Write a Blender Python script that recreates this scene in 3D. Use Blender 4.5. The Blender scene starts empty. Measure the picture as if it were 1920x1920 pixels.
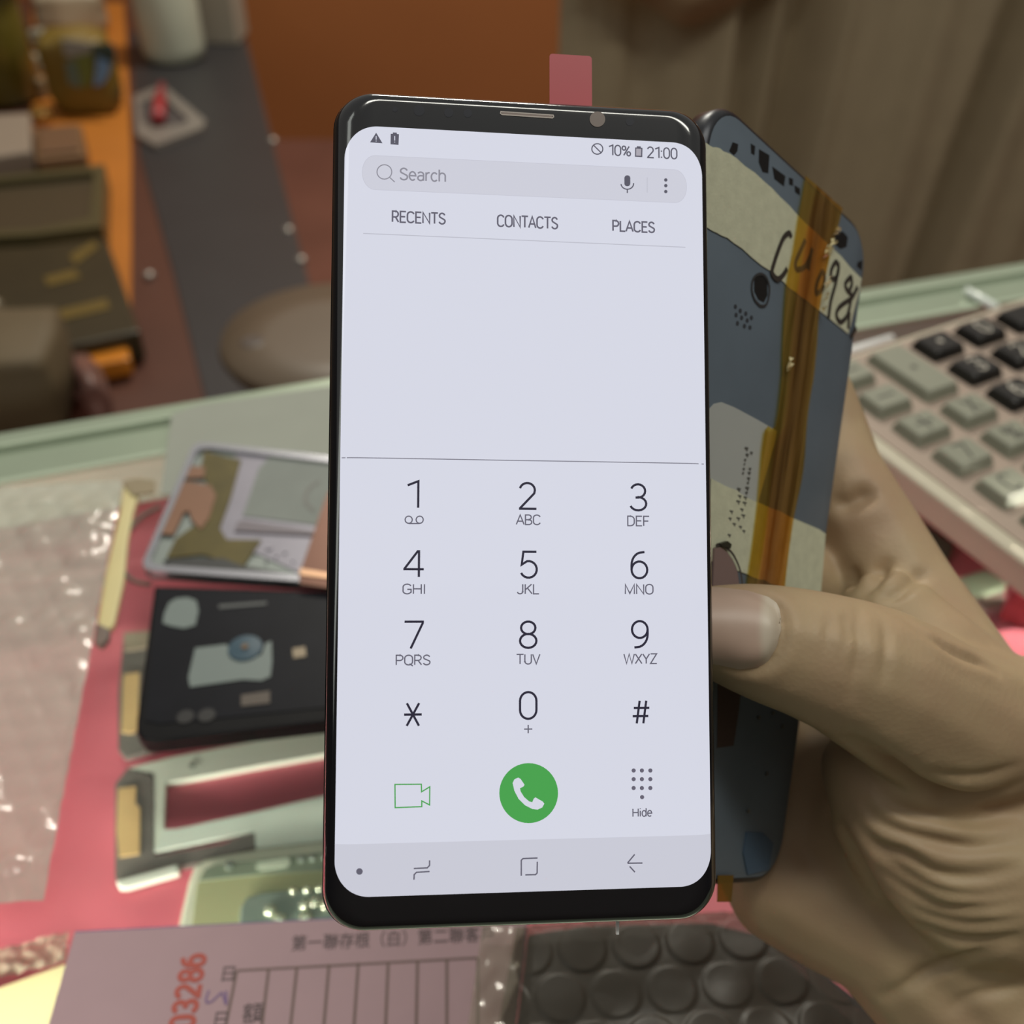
import bpy, bmesh, math, random
import numpy as np
from mathutils import Vector, Matrix, Quaternion, noise
from mathutils.bvhtree import BVHTree

# ------------------------------------------------------------------ camera, world, lights
S = bpy.context.scene
COL = S.collection
F = 2000.0                       # focal length in pixels of the 1920 frame
PITCH = math.radians(40)
CAM = Vector((0, 0, .30))
AX, AD, AF = Vector((1, 0, 0)), Vector((0, -math.sin(PITCH), -math.cos(PITCH))), Vector((0, math.cos(PITCH), -math.sin(PITCH)))
cam = bpy.data.objects.new('camera', bpy.data.cameras.new('camera'))
COL.objects.link(cam)
cam.location = CAM
cam.rotation_euler = (math.radians(90) - PITCH, 0, 0)
cam.data.sensor_width = 36
cam.data.lens = 36 * F / 1920
cam.data.clip_start = .01
cam.data.clip_end = 30
cam.data.dof.use_dof = True
cam.data.dof.focus_distance = .192
cam.data.dof.aperture_fstop = 14.5
S.camera = cam
W = bpy.data.worlds.new('room_ambience')
S.world = W
W.use_nodes = True
W.node_tree.nodes['Background'].inputs[0].default_value = (1, .97, .90, 1)
W.node_tree.nodes['Background'].inputs[1].default_value = .35
S.view_settings.view_transform = 'Standard'
S.view_settings.look = 'None'
S.view_settings.exposure = 0
S.view_settings.gamma = 1
S.view_settings.use_curve_mapping = False


def area(name, loc, target, sx, sy, power, color, spread=180):
    l = bpy.data.lights.new(name, 'AREA')
    l.shape = 'RECTANGLE'
    l.size, l.size_y, l.energy, l.color = sx, sy, power, color
    l.spread = math.radians(spread)
    o = bpy.data.objects.new(name, l)
    COL.objects.link(o)
    o.location = loc
    o.rotation_euler = (Vector(target) - Vector(loc)).to_track_quat('-Z', 'Y').to_euler()
    return o


area('ceiling_tube', (.50, .06, 1.65), (.50, .06, 0), 1.3, .16, 12.0, (1, .98, .88))
area('ceiling_tube_rear', (0, 2.35, 1.75), (0, 1.9, -.5), .66, .16, 46.0, (1, .95, .82))
area('added_side_light', (-.85, -.25, 1.0), (.05, .2, .1), .14, 1.3, 1.8, (.95, 1, .93))  # extra lamp, added for the phone's left edge highlight and for fill
area('showcase_lamp_right', (.42, .33, -.012), (.235, .33, -.052), .010, .16, .20, (1, .96, .86), 20)
area('showcase_lamp', (-.27, .03, -.010), (-.20, .22, -.150), .36, .010, 2.4, (1, .95, .84))


def sl(c):
    return tuple((v / 255 / 12.92 if v <= 10 else ((v / 255 + .055) / 1.055) ** 2.4) for v in c)


def ray(px, py):
    return AX * ((px - 960) / F) + AD * ((py - 960) / F) + AF


def at(px, py, zmm):             # point at a camera depth (mm)
    return CAM + ray(px, py) * (zmm * .001)


def onz(px, py, h=0.0):          # point on the level plane z = h
    r = ray(px, py)
    return CAM + r * ((h - CAM.z) / r.z)


# ------------------------------------------------------------------ materials
MATS = {}


def mat(name, rgb, rough=.5, metal=0., spec=.5, var=.08, scale=60., bump=0., bscale=300., coat=0., sss=0., emis=None, alpha_mix=0., tint=None, trans=0.):
    """rgb is a linear albedo; a noise texture varies it a little; alpha_mix lets that share of the light straight through."""
    if name in MATS:
        return MATS[name]
    m = bpy.data.materials.new(name)
    m.use_nodes = True
    nt = m.node_tree
    b = nt.nodes['Principled BSDF']
    tc = nt.nodes.new('ShaderNodeTexCoord')
    nz = nt.nodes.new('ShaderNodeTexNoise')
    nz.inputs['Scale'].default_value = scale
    nz.inputs['Detail'].default_value = 3
    nt.links.new(tc.outputs['Object'], nz.inputs['Vector'])
    mx = nt.nodes.new('ShaderNodeMix')
    mx.data_type = 'RGBA'
    mx.inputs[6].default_value = (*[max(0, v * (1 - var)) for v in rgb], 1)
    mx.inputs[7].default_value = (*[min(1, v * (1 + var)) for v in rgb], 1)
    nt.links.new(nz.outputs['Fac'], mx.inputs[0])
    nt.links.new(mx.outputs[2], b.inputs['Base Color'])
    b.inputs['Roughness'].default_value = rough
    b.inputs['Metallic'].default_value = metal
    b.inputs['Specular IOR Level'].default_value = spec
    b.inputs['Coat Weight'].default_value = coat
    b.inputs['Coat Roughness'].default_value = .04
    if sss:
        b.inputs['Subsurface Weight'].default_value = sss
        b.inputs['Subsurface Radius'].default_value = (.004, .0018, .0009)
        b.inputs['Subsurface Scale'].default_value = 1
    if emis:
        b.inputs['Emission Color'].default_value = (*emis, 1)
        b.inputs['Emission Strength'].default_value = 1
    if bump:
        n2 = nt.nodes.new('ShaderNodeTexNoise')
        n2.inputs['Scale'].default_value = bscale
        n2.inputs['Detail'].default_value = 4
        nt.links.new(tc.outputs['Object'], n2.inputs['Vector'])
        bp = nt.nodes.new('ShaderNodeBump')
        bp.inputs['Strength'].default_value = bump
        bp.inputs['Distance'].default_value = .001
        nt.links.new(n2.outputs['Fac'], bp.inputs['Height'])
        nt.links.new(bp.outputs['Normal'], b.inputs['Normal'])
    if alpha_mix:
        out = nt.nodes['Material Output']
        tr = nt.nodes.new('ShaderNodeBsdfTransparent')
        tr.inputs[0].default_value = (*(tint or (1, 1, 1)), 1)
        ms = nt.nodes.new('ShaderNodeMixShader')
        ms.inputs[0].default_value = alpha_mix
        nt.links.new(b.outputs[0], ms.inputs[1])
        nt.links.new(tr.outputs[0], ms.inputs[2])
        nt.links.new(ms.outputs[0], out.inputs[0])
    MATS[name] = m
    return m


def glass_mat(name, tint, fac=.06):
    m = bpy.data.materials.new(name)
    m.use_nodes = True
    nt = m.node_tree
    nt.nodes.remove(nt.nodes['Principled BSDF'])
    out = nt.nodes['Material Output']
    tr = nt.nodes.new('ShaderNodeBsdfTransparent')
    tr.inputs[0].default_value = (*tint, 1)
    gl = nt.nodes.new('ShaderNodeBsdfGlossy')
    gl.inputs['Roughness'].default_value = .02
    fr = nt.nodes.new('ShaderNodeFresnel')
    fr.inputs[0].default_value = 1.45
    ms = nt.nodes.new('ShaderNodeMixShader')
    ge = nt.nodes.new('ShaderNodeNewGeometry')
    mu = nt.nodes.new('ShaderNodeMath')
    mu.operation = 'MULTIPLY_ADD'
    nt.links.new(ge.outputs['Backfacing'], mu.inputs[0])
    mu.inputs[1].default_value = -1
    mu.inputs[2].default_value = 1
    m2 = nt.nodes.new('ShaderNodeMath')
    m2.operation = 'MULTIPLY'
    nt.links.new(fr.outputs[0], m2.inputs[0])
    nt.links.new(mu.outputs[0], m2.inputs[1])
    nt.links.new(m2.outputs[0], ms.inputs[0])
    nt.links.new(tr.outputs[0], ms.inputs[1])
    nt.links.new(gl.outputs[0], ms.inputs[2])
    nt.links.new(ms.outputs[0], out.inputs[0])
    return m


# ------------------------------------------------------------------ mesh helpers
def link(name, verts, faces, m, parent=None, smooth=False, mi=None, bevel=0., seg=2):
    me = bpy.data.meshes.new(name)
    me.from_pydata([tuple(v) for v in verts], [], faces)
    for x in (m if isinstance(m, (list, tuple)) else [m]):
        me.materials.append(x)
    if mi:
        for p, k in zip(me.polygons, mi):
            p.material_index = k
    bm = bmesh.new()
    bm.from_mesh(me)
    bmesh.ops.recalc_face_normals(bm, faces=bm.faces)
    bm.to_mesh(me)
    bm.free()
    if smooth:
        for p in me.polygons:
            p.use_smooth = True
    me.update()
    o = bpy.data.objects.new(name, me)
    COL.objects.link(o)
    if parent:
        o.parent = parent
    if bevel:
        b = o.modifiers.new('bevel', 'BEVEL')
        b.width = bevel
        b.segments = seg
        b.limit_method = 'ANGLE'
    return o


class MB:
    def __init__(self):
        self.v, self.f, self.mi, self.zi = [], [], [], 0

    def prism(self, poly, z0, z1, k=0, fn=None):
        n, b = len(poly), len(self.v)
        for z in (z0, z1):
            for p in poly:
                q = (p[0], p[1], z)
                self.v.append(fn(q) if fn else q)
        self.f.append(list(range(b, b + n)))
        self.f.append(list(range(b + n, b + 2 * n)))
        for i in range(n):
            j = (i + 1) % n
            self.f.append([b + i, b + j, b + n + j, b + n + i])
        self.mi += [k] * (n + 2)
        return self

    def flat(self, poly, z, k=0, fn=None):
        b = len(self.v)
        for p in poly:
            q = (p[0], p[1], z)
            self.v.append(fn(q) if fn else q)
        self.f.append(list(range(b, b + len(poly))))
        self.mi.append(k)
        return self

    def stroke(self, pts, w, z, k=0, closed=False, fn=None):
        P = [np.array(p[:2], float) for p in pts]
        n = len(P)
        self.zi += 1
        z += (5e-6 if z > 0 else -2e-6) * (self.zi % 8)
        if closed and np.linalg.norm(P[0] - P[-1]) < 1e-9:
            P = P[:-1]
            n -= 1
        b = len(self.v)
        for i in range(n):
            a = P[i - 1] if (i > 0 or closed) else None
            c = P[(i + 1) % n] if (i < n - 1 or closed) else None
            d1 = (P[i] - a) if a is not None else (c - P[i])
            d2 = (c - P[i]) if c is not None else (P[i] - a)
            d1 = d1 / (np.linalg.norm(d1) + 1e-12)
            d2 = d2 / (np.linalg.norm(d2) + 1e-12)
            t = d1 + d2
            t = t / (np.linalg.norm(t) + 1e-12)
            nn = np.array([-t[1], t[0]])
            s = w / 2 / max(.45, abs(nn @ np.array([-d1[1], d1[0]])))
            for sg in (1, -1):
                q = P[i] + nn * s * sg
                q = (q[0], q[1], z + (4e-7 * i if z > 0 else 0))
                self.v.append(fn(q) if fn else q)
        for i in range(n if closed else n - 1):
            j = (i + 1) % n
            self.f.append([b + 2 * i, b + 2 * j, b + 2 * j + 1, b + 2 * i + 1])
            self.mi.append(k)
        return self

    def lathe(self, prof, c=(0, 0), n=32, k=0):
        b = len(self.v)
        for r, z in prof:
            for i in range(n):
                a = 2 * math.pi * i / n
                self.v.append((c[0] + r * math.cos(a), c[1] + r * math.sin(a), z))
        m = len(prof)
        for j in range(m - 1):
            for i in range(n):
                i2 = (i + 1) % n
                self.f.append([b + j * n + i, b + j * n + i2, b + (j + 1) * n + i2, b + (j + 1) * n + i])
                self.mi.append(k)
        self.f.append(list(range(b, b + n)))
        self.f.append(list(range(b + (m - 1) * n, b + m * n)))
        self.mi += [k, k]
        return self

    def grid(self, nu, nv, fn, k=0):
        b = len(self.v)
        for j in range(nv + 1):
            for i in range(nu + 1):
                self.v.append(fn(i / nu, j / nv))
        for j in range(nv):
            for i in range(nu):
                a = b + j * (nu + 1) + i
                self.f.append([a, a + 1, a + nu + 2, a + nu + 1])
                self.mi.append(k)
        return self

    def tube(self, pts, r, n=8, k=0):
        P = [Vector(p) for p in pts]
        b = len(self.v)
        for i, p in enumerate(P):
            t = (P[min(i + 1, len(P) - 1)] - P[max(i - 1, 0)]).normalized()
            s = t.cross(Vector((0, 0, 1)))
            s = s.normalized() if s.length > 1e-4 else Vector((1, 0, 0))
            u = s.cross(t)
            for q in range(n):
                a = 2 * math.pi * q / n
                self.v.append(p + (s * math.cos(a) + u * math.sin(a)) * r)
        for i in range(len(P) - 1):
            for q in range(n):
                q2 = (q + 1) % n
                self.f.append([b + i * n + q, b + i * n + q2, b + (i + 1) * n + q2, b + (i + 1) * n + q])
                self.mi.append(k)
        self.f += [list(range(b, b + n)), list(range(b + (len(P) - 1) * n, b + len(P) * n))]
        self.mi += [k, k]
        return self

    def build(self, name, m, parent=None, smooth=False, bevel=0., seg=2):
        return link(name, self.v, self.f, m, parent, smooth, self.mi, bevel, seg)


def root(name, label, cat, mw=None, loc=None, group=None):
    o = bpy.data.objects.new(name, None)
    COL.objects.link(o)
    o.empty_display_size = .01
    if mw is not None:
        o.matrix_world = mw
    elif loc is not None:
        o.location = loc
    return tag(o, label, cat, group)


def tag(o, label, cat, group=None, kind=None):
    o['label'] = label
    o['category'] = cat
    if group:
        o['group'] = group
    if kind:
        o['kind'] = kind
    return o


def rrect(x0, y0, x1, y1, r, n=6):
    r = min(r, abs(x1 - x0) / 2 - 1e-6, abs(y1 - y0) / 2 - 1e-6)
    out = []
    for cx, cy, a0 in ((x1 - r, y1 - r, 0), (x0 + r, y1 - r, 90), (x0 + r, y0 + r, 180), (x1 - r, y0 + r, 270)):
        for i in range(n + 1):
            a = math.radians(a0 + 90 * i / n)
            out.append((cx + r * math.cos(a), cy + r * math.sin(a)))
    return out


def disc(cx, cy, r, n=24, ry=None):
    ry = ry or r
    return [(cx + r * math.cos(2 * math.pi * i / n), cy + ry * math.sin(2 * math.pi * i / n)) for i in range(n)]


def gpoly(pxs, h=0.0, org=(0, 0)):   # picture points measured on a level plane
    return [((p := onz(x, y, h)).x - org[0], p.y - org[1]) for x, y in pxs]


def smooth_line(pts, k=4):
    P = [np.array(p, float) for p in pts]
    out = []
    for i in range(len(P) - 1):
        p0, p1, p2, p3 = P[max(i - 1, 0)], P[i], P[i + 1], P[min(i + 2, len(P) - 1)]
        for j in range(k):
            t = j / k
            out.append(.5 * (2 * p1 + (p2 - p0) * t + (2 * p0 - 5 * p1 + 4 * p2 - p3) * t * t + (3 * p1 - p0 - 3 * p2 + p3) * t ** 3))
    out.append(P[-1])
    return out


# ------------------------------------------------------------------ setting: floor, wall, display counter
m_floor = mat('floor_varnish', (.175, .074, .054), .4, var=.25, scale=4)
m_wallo = mat('orange_wall_paint', (.34, .122, .038), .45, var=.12, scale=2)
o = MB().prism([(-2.2, -1.2), (2.2, -1.2), (2.2, 3.4), (-2.2, 3.4)], -1.0, -.95).build('floor', m_floor)
o['kind'] = 'structure'
o = MB().prism([(-2.2, 3.3), (2.2, 3.3), (2.2, 3.4), (-2.2, 3.4)], -.95, 1.2).build('wall_back', m_wallo)
o['kind'] = 'structure'

m_wallp = mat('brown_wall_paint', (.10, .075, .055), .7, var=.1, scale=2)
for nm_, pl__ in (('wall_left', [(-2.25, -1.2), (-2.2, -1.2), (-2.2, 3.3), (-2.25, 3.3)]), ('wall_right', [(2.2, -1.2), (2.25, -1.2), (2.25, 3.3), (2.2, 3.3)]), ('wall_front', [(-2.2, -.95), (2.2, -.95), (2.2, -.9), (-2.2, -.9)])):
    o = MB().prism(pl__, -.95, 1.2).build(nm_, m_wallp)
    o['kind'] = 'structure'
m_glass = glass_mat('counter_glass', (.93, .97, .945))
m_pink = mat('pink_liner', (.68, .145, .195), .6, var=.04, scale=30)
m_rail = mat('green_grey_rail', (.33, .39, .29), .28, metal=.35, var=.1, scale=25)
m_raill = mat('pale_green_glass_edge', (.40, .47, .36), .2, var=.12, scale=30)
m_cab = mat('counter_laminate', (.10, .075, .06), .5)
case = root('display_counter', 'glass topped display counter with a pink lined shelf under everything', 'display counter', loc=(0, .3, 0))
OC = (0, .3)
b0, b1 = onz(-260, 867), onz(2180, 457)      # back edge of the glass
f0, f1 = (b0.x - .10, -.06), (b1.x + .02, -.06)
oc = lambda p: (p[0] - OC[0], p[1] - OC[1])
MB().prism([oc(f0), oc(f1), oc(b1), oc(b0)], -.006, 0).build('glass_top', m_glass, case)
MB().prism([oc(f0), oc(f1), oc((b1.x, b1.y - .004)), oc((b0.x, b0.y - .004))], -.057, -.050).build('pink_shelf', m_pink, case)
MB().prism([oc(f0), oc(f1), oc(b1), oc(b0)], -.95, -.058).build('cabinet_body', m_cab, case)
MB().prism([oc(f0), oc(f1), oc((b1.x, .105)), oc((f0[0], .105))], .0002, .004).build('bounce_shield', m_rail, case)  # unseen strip, added to block lamp bounce rising from the front of the shelf
i0, i1 = onz(-260, 952), onz(2180, 512)
MB().prism([oc(b0), oc(b1), oc((b1.x, b1.y - .003)), oc((b0.x, b0.y - .003))], -.058, -.0062).build('back_board', mat('back_board_grey', (.36, .34, .28), .5), case)
rail = MB()
lerp2 = lambda a, b, t: (a.x + (b.x - a.x) * t, a.y + (b.y - a.y) * t)
strip = lambda t0, t1: [oc(lerp2(b0, i0, t0)), oc(lerp2(b1, i1, t0)), oc(lerp2(b1, i1, t1)), oc(lerp2(b0, i0, t1))]
rail.prism(strip(0, .30), .0002, .0030).prism(strip(.36, 1), .0002, .0016)
rail.build('back_rail', m_rail, case)
MB().prism(strip(.30, .36), .0002, .0045).build('rail_lip', m_raill, case)
MB().prism(strip(1.0, 1.10), .0002, .0022).build('glass_edge_strip', m_raill, case, bevel=.0008)

# ------------------------------------------------------------------ stroke lettering
def arc(cx, cy, rx, ry, a0, a1, n=12):
    return [(cx + rx * math.cos(math.radians(a0 + (a1 - a0) * i / n)), cy + ry * math.sin(math.radians(a0 + (a1 - a0) * i / n))) for i in range(n + 1)]


# each glyph: advance, list of polylines on a unit cap height, y up
G = {
    'A': (.66, [[(0.03, 0), (.33, 1), (.63, 0)], [(.14, .34), (.52, .34)]]),
    'B': (.62, [[(.08, .5), (.34, .5)] + arc(.34, .25, .23, .25, 90, -90) + [(.08, 0), (.08, 1), (.33, 1)] + arc(.33, .76, .20, .24, 90, -90)[1:]]),
    'C': (.68, [arc(.35, .70, .27, .30, 20, 180) + arc(.35, .30, .27, .30, 180, 340)]),
    'D': (.68, [[(.09, 0), (.09, 1), (.28, 1)] + arc(.28, .65, .32, .35, 90, 0) + arc(.28, .35, .32, .35, 0, -90) + [(.09, 0)]]),
    'E': (.58, [[(.54, 1), (.09, 1), (.09, 0), (.54, 0)], [(.09, .52), (.48, .52)]]),
    'F': (.56, [[(.53, 1), (.09, 1), (.09, 0)], [(.09, .5), (.46, .5)]]),
    'G': (.70, [arc(.36, .70, .28, .30, 25, 180) + arc(.36, .30, .28, .30, 180, 300) + [(.63, .16), (.63, .46), (.37, .46)]]),
    'H': (.72, [[(.09, 0), (.09, 1)], [(.63, 0), (.63, 1)], [(.09, .52), (.63, .52)]]),
    'I': (.26, [[(.13, 0), (.13, 1)]]),
    'J': (.56, [[(.46, 1), (.46, .25)] + arc(.25, .25, .21, .25, 0, -165)]),
    'K': (.64, [[(.09, 0), (.09, 1)], [(.58, 1), (.1, .42)], [(.26, .6), (.62, 0)]]),
    'L': (.55, [[(.09, 1), (.09, 0), (.52, 0)]]),
    'M': (.87, [[(.09, 0), (.09, 1), (.435, .05), (.78, 1), (.78, 0)]]),
    'N': (.72, [[(.09, 0), (.09, 1), (.63, 0), (.63, 1)]]),
    'O': (.70, [arc(.35, .68, .28, .32, 0, 180) + arc(.35, .32, .28, .32, 180, 360) + [(.63, .68)]]),
    'P': (.63, [[(.09, 0), (.09, 1), (.34, 1)] + arc(.34, .73, .23, .27, 90, -90) + [(.09, .46)]]),
    'Q': (.70, [arc(.35, .68, .28, .32, 0, 180) + arc(.35, .32, .28, .32, 180, 360) + [(.63, .68)], [(.42, .12), (.66, -.12)]]),
    'R': (.64, [[(.09, 0), (.09, 1), (.33, 1)] + arc(.33, .73, .22, .27, 90, -90) + [(.09, .46)], [(.33, .46), (.58, 0)]]),
    'S': (.62, [arc(.31, .75, .22, .25, 15, 180, 10) + [(.13, .63), (.31, .52), (.5, .4)] + arc(.31, .26, .24, .26, 20, -165, 12)]),
    'T': (.62, [[(.03, 1), (.59, 1)], [(.31, 1), (.31, 0)]]),
    'U': (.68, [[(.08, 1), (.08, .28)] + arc(.34, .28, .26, .28, 180, 360) + [(.60, 1)]]),
    'V': (.64, [[(.03, 1), (.32, 0), (.61, 1)]]),
    'W': (.92, [[(.03, 1), (.24, 0), (.46, 1), (.68, 0), (.89, 1)]]),
    'X': (.64, [[(.05, 1), (.59, 0)], [(.59, 1), (.05, 0)]]),
    'Y': (.62, [[(.03, 1), (.31, .47), (.59, 1)], [(.31, .47), (.31, 0)]]),
    'Z': (.62, [[(.06, 1), (.56, 1), (.05, 0), (.58, 0)]]),
    '0': (.64, [arc(.32, .67, .24, .33, 0, 180) + arc(.32, .33, .24, .33, 180, 360) + [(.56, .67)]]),
    '1': (.50, [[(.08, .84), (.40, 1), (.40, 0)]]),
    '2': (.64, [arc(.31, .72, .24, .28, 165, 0, 12) + [(.53, .60), (.08, .02), (.08, 0), (.6, 0)]]),
    '3': (.62, [arc(.30, .745, .22, .255, 160, -90, 14) + [(.22, .49)], arc(.30, .255, .25, .255, 95, -160, 14)]),
    '4': (.66, [[(.48, 0), (.48, 1), (.44, 1), (.04, .32), (.04, .30), (.63, .30)]]),
    '5': (.62, [[(.54, 1), (.16, 1), (.11, .5), (.2, .58)] + arc(.31, .32, .24, .32, 100, -155, 14)]),
    '6': (.62, [[(.48, 1), (.40, .99)] + arc(.40, .50, .32, .49, 105, 180, 6) + arc(.32, .32, .24, .32, 180, 540, 22)]),
    '7': (.60, [[(.04, 1), (.56, 1), (.56, .95), (.22, 0)]]),
    '8': (.62, [arc(.31, .76, .21, .24, 0, 360, 18), arc(.31, .265, .24, .265, 0, 360, 20)]),
    '9': (.62, [[(.14, 0), (.22, .01)] + arc(.22, .50, .33, .49, -75, 0, 6) + arc(.31, .68, .24, .32, 0, 360, 22)]),
    '%': (.82, [arc(.2, .76, .15, .2, 0, 360, 14), arc(.6, .22, .15, .2, 0, 360, 14), [(.64, .95), (.18, .05)]]),
    ':': (.24, [[(.12, .02), (.12, .15)], [(.12, .60), (.12, .73)]]),
    '*': (.78, [[(.39, 0), (.39, 0)], [(0, .5), (.78, .5)], [(.12, 1), (.66, 0)], [(.66, 1), (.12, 0)]]),
    '#': (.76, [[(.32, 1), (.18, 0)], [(.62, 1), (.48, 0)], [(.05, .68), (.76, .68)], [(0, .32), (.71, .32)]]),
    '+': (1., [[(0, .5), (1, .5)], [(.5, 0), (.5, 1)]]),
    'a': (.55, [[(.09, .62)] + arc(.27, .54, .19, .20, 130, 0, 8) + [(.46, 0)], [(.46, .42), (.30, .43)] + arc(.27, .22, .19, .21, 110, 300, 10) + [(.46, .16)]]),
    'c': (.52, [arc(.28, .37, .21, .37, 40, 320, 16)]),
    'd': (.57, [arc(.27, .37, .20, .37, 0, 360, 18), [(.48, 1.04), (.48, 0)]]),
    'e': (.54, [[(.07, .39), (.48, .39)] + arc(.27, .37, .21, .37, 5, 315, 18)]),
    'h': (.57, [[(.08, 1.04), (.08, 0)], [(.08, .46)] + arc(.28, .48, .20, .26, 170, 0, 10) + [(.48, 0)]]),
    'i': (.24, [[(.12, .72), (.12, 0)], [(.12, .93), (.12, 1.03)]]),
    'r': (.36, [[(.08, .74), (.08, 0)], [(.08, .48)] + arc(.30, .46, .22, .27, 170, 85, 6)]),
}


def text_strokes(s):
    x, out = 0., []
    for ch in s:
        adv, pl = G[ch]
        for p in pl:
            if len(p) == 2 and p[0] == p[1]:
                continue
            out.append([(x + a, b) for a, b in p])
        x += adv
    X = [p[0] for l in out for p in l]
    x0, x1 = min(X), max(X)
    return [[(a - x0, b) for a, b in l] for l in out], x1 - x0


# ------------------------------------------------------------------ the smartphone with the dialler
def frame_matrix(R, t):
    Rc = np.array([AX, AD, AF]).T
    Rw = Rc @ np.array(R)
    loc = CAM + AX * (t[0] * .001) + AD * (t[1] * .001) + AF * (t[2] * .001)
    M = Matrix([[*Rw[i], loc[i]] for i in range(3)] + [[0, 0, 0, 1]])
    return M


def hitter(M):
    Mi = M.inverted()
    o_, r_ = Mi @ CAM, Mi.to_3x3()

    def h(px, py, w=0.):
        d = r_ @ ray(px, py)
        s = (w - o_.z) / d.z
        p = o_ + d * s
        return (p.x, p.y)
    return h


MP = frame_matrix([[0.9926633, -0.0012963, -0.1209043], [0.0107717, 0.9969147, 0.0777502], [0.1204305, -0.0784821, 0.9896146]], [2.48764, -2.12906, 190.65762])
hp = hitter(MP)
m_black = mat('black_phone_glass', (.006, .007, .010), .12, spec=.5, var=.2, coat=.6)
m_lit = mat('lit_white_pixels', (.02, .02, .022), .07, spec=.35, var=.02, emis=sl((212, 214, 227)))
m_lit2 = mat('lit_grey_bar', (.02, .02, .022), .07, spec=.35, var=.02, emis=sl((200, 201, 213)))
m_lit3 = mat('lit_search_field', (.02, .02, .022), .07, spec=.35, var=.02, emis=sl((203, 204, 216)))
m_lit4 = mat('lit_hairline', (.02, .02, .022), .2, spec=.2, var=.02, emis=sl((184, 185, 197)))
m_ink = mat('dark_digit_pixels', (.01, .01, .012), .1, spec=.3, emis=sl((40, 38, 54)))
m_ink2 = mat('grey_letter_pixels', (.01, .01, .012), .1, spec=.3, emis=sl((98, 96, 110)))
m_ink3 = mat('pale_grey_letter_pixels', (.01, .01, .012), .1, spec=.3, emis=sl((140, 139, 150)))
m_grn = mat('green_pixels', (.01, .02, .01), .1, spec=.3, emis=sl((72, 160, 78)))
phone = root('smartphone', 'lit smartphone showing a white dialling keypad, held upright in front', 'smartphone', MP)
U, V = .03490, .07465
RU, DW = .0053, .0030


def wz(u):                        # depth of the curved front glass at u
    a = (abs(u) - (U - RU)) / RU
    return 0. if a <= 0 else DW * (1 - math.sqrt(max(0, 1 - min(a, 1) ** 2)))


def loft(rings, name, m, parent, smooth=True, n=10):
    mb = MB()
    k = None
    for iu, iv, r, z in rings:
        pl = rrect(-U + iu, -V + iv, U - iu, V - iv, r, n)
        k = len(pl)
        mb.v += [(p[0], p[1], z) for p in pl]
    for j in range(len(rings) - 1):
        for i in range(k):
            i2 = (i + 1) % k
            mb.f.append([j * k + i, j * k + i2, (j + 1) * k + i2, (j + 1) * k + i])
    mb.f.append(list(range(k)))
    mb.f.append(list(range((len(rings) - 1) * k, len(rings) * k)))
    mb.mi = [0] * len(mb.f)
    o = mb.build(name, m, parent, smooth)
    return o


rings = []
for i in range(9):
    a = math.radians(90 * i / 8)
    rings.append((RU * (1 - math.sin(a)), .0024 * (1 - math.sin(a)), .0070 - .0036 * (1 - math.sin(a)), DW * (1 - math.cos(a))))
front = loft(rings + [(.0001, .0001, .0066, .0034)], 'front_glass', m_black, phone)
m_alu = mat('black_metal_rim', (.03, .032, .036), .22, metal=.8)
loft([(.0001, .0001, .0066, .00342), (-.0002, -.0002, .0068, .0037), (-.0002, -.0002, .0068, .0046), (.0012, .0008, .006, .0058), (.004, .003, .005, .0062)], 'rim', m_alu, phone)


def sp(off):                      # puts (u, v, z) on the curved glass, off metres in front of it
    return lambda q: (q[0], q[1], wz(q[0]) - off - q[2])


# display: a fine grid clipped to a rounded outline, its top border slightly sloped
def disp_rows(v0, v1, m, name, off, parent):
    L, Rr, T, B, rc = -.0329, .0335, -.0674, .0683, .0060
    us = [-1 + .004 * i for i in range(0, 45)] + [-.8 + 1.6 * i / 24 for i in range(25)] + [.82 + .004 * i for i in range(46)]
    vs = [v0 + (v1 - v0) * i / 60 for i in range(61)]
    for e0, sg in ((T, 1), (B, -1)):
        vs += [e0 + sg * rc * (1 - math.cos(math.radians(3 * i))) for i in range(1, 31)]
    vs = sorted(v for v in set(vs) if v0 - 1e-9 <= v <= v1 + 1e-9)
    mb = MB()
    for v in vs:
        ins = 0.
        for e in (T + rc - v, v - (B - rc)):
            if e > 0:
                ins = max(ins, rc - math.sqrt(max(0, rc * rc - e * e)))
        l, r = L + ins, Rr - ins
        for t in us:
            q = l + (r - l) * (t + 1) / 2
            mb.v.append((q, v, wz(q) - off))
    k = len(us)
    for j in range(len(vs) - 1):
        for i in range(k - 1):
            a = j * k + i
            mb.f.append([a, a + 1, a + k + 1, a + k])
            mb.mi.append(0)
    return mb.build(name, m, parent, True)


vnav = (hp(628.5, 1582.7)[1] + hp(1336, 1566)[1]) / 2
display = disp_rows(-.0674, vnav, m_lit, 'display', .00006, phone)
nav = disp_rows(vnav, .0683, m_lit2, 'navigation_bar', .00006, display)


def ptext(mb, s, cx, cy, wpx, hpx, sw, k=0, off=.00011):
    c = hp(cx, cy)
    z = (MP @ Vector((c[0], c[1], 0)) - CAM).dot(AF)
    w, h = wpx * z / F, hpx * z / F
    sts, tw = text_strokes(s)
    for l in sts:
        pts = [(c[0] - w / 2 + a / max(tw, 1e-6) * w if tw > 0 else c[0], c[1] + h / 2 - b * h) for a, b in l]
        cl = len(pts) > 6 and (abs(pts[0][0] - pts[-1][0]) + abs(pts[0][1] - pts[-1][1])) < 1e-6
        mb.stroke(pts, sw * z / F, 0, k, cl, sp(off))


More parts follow.
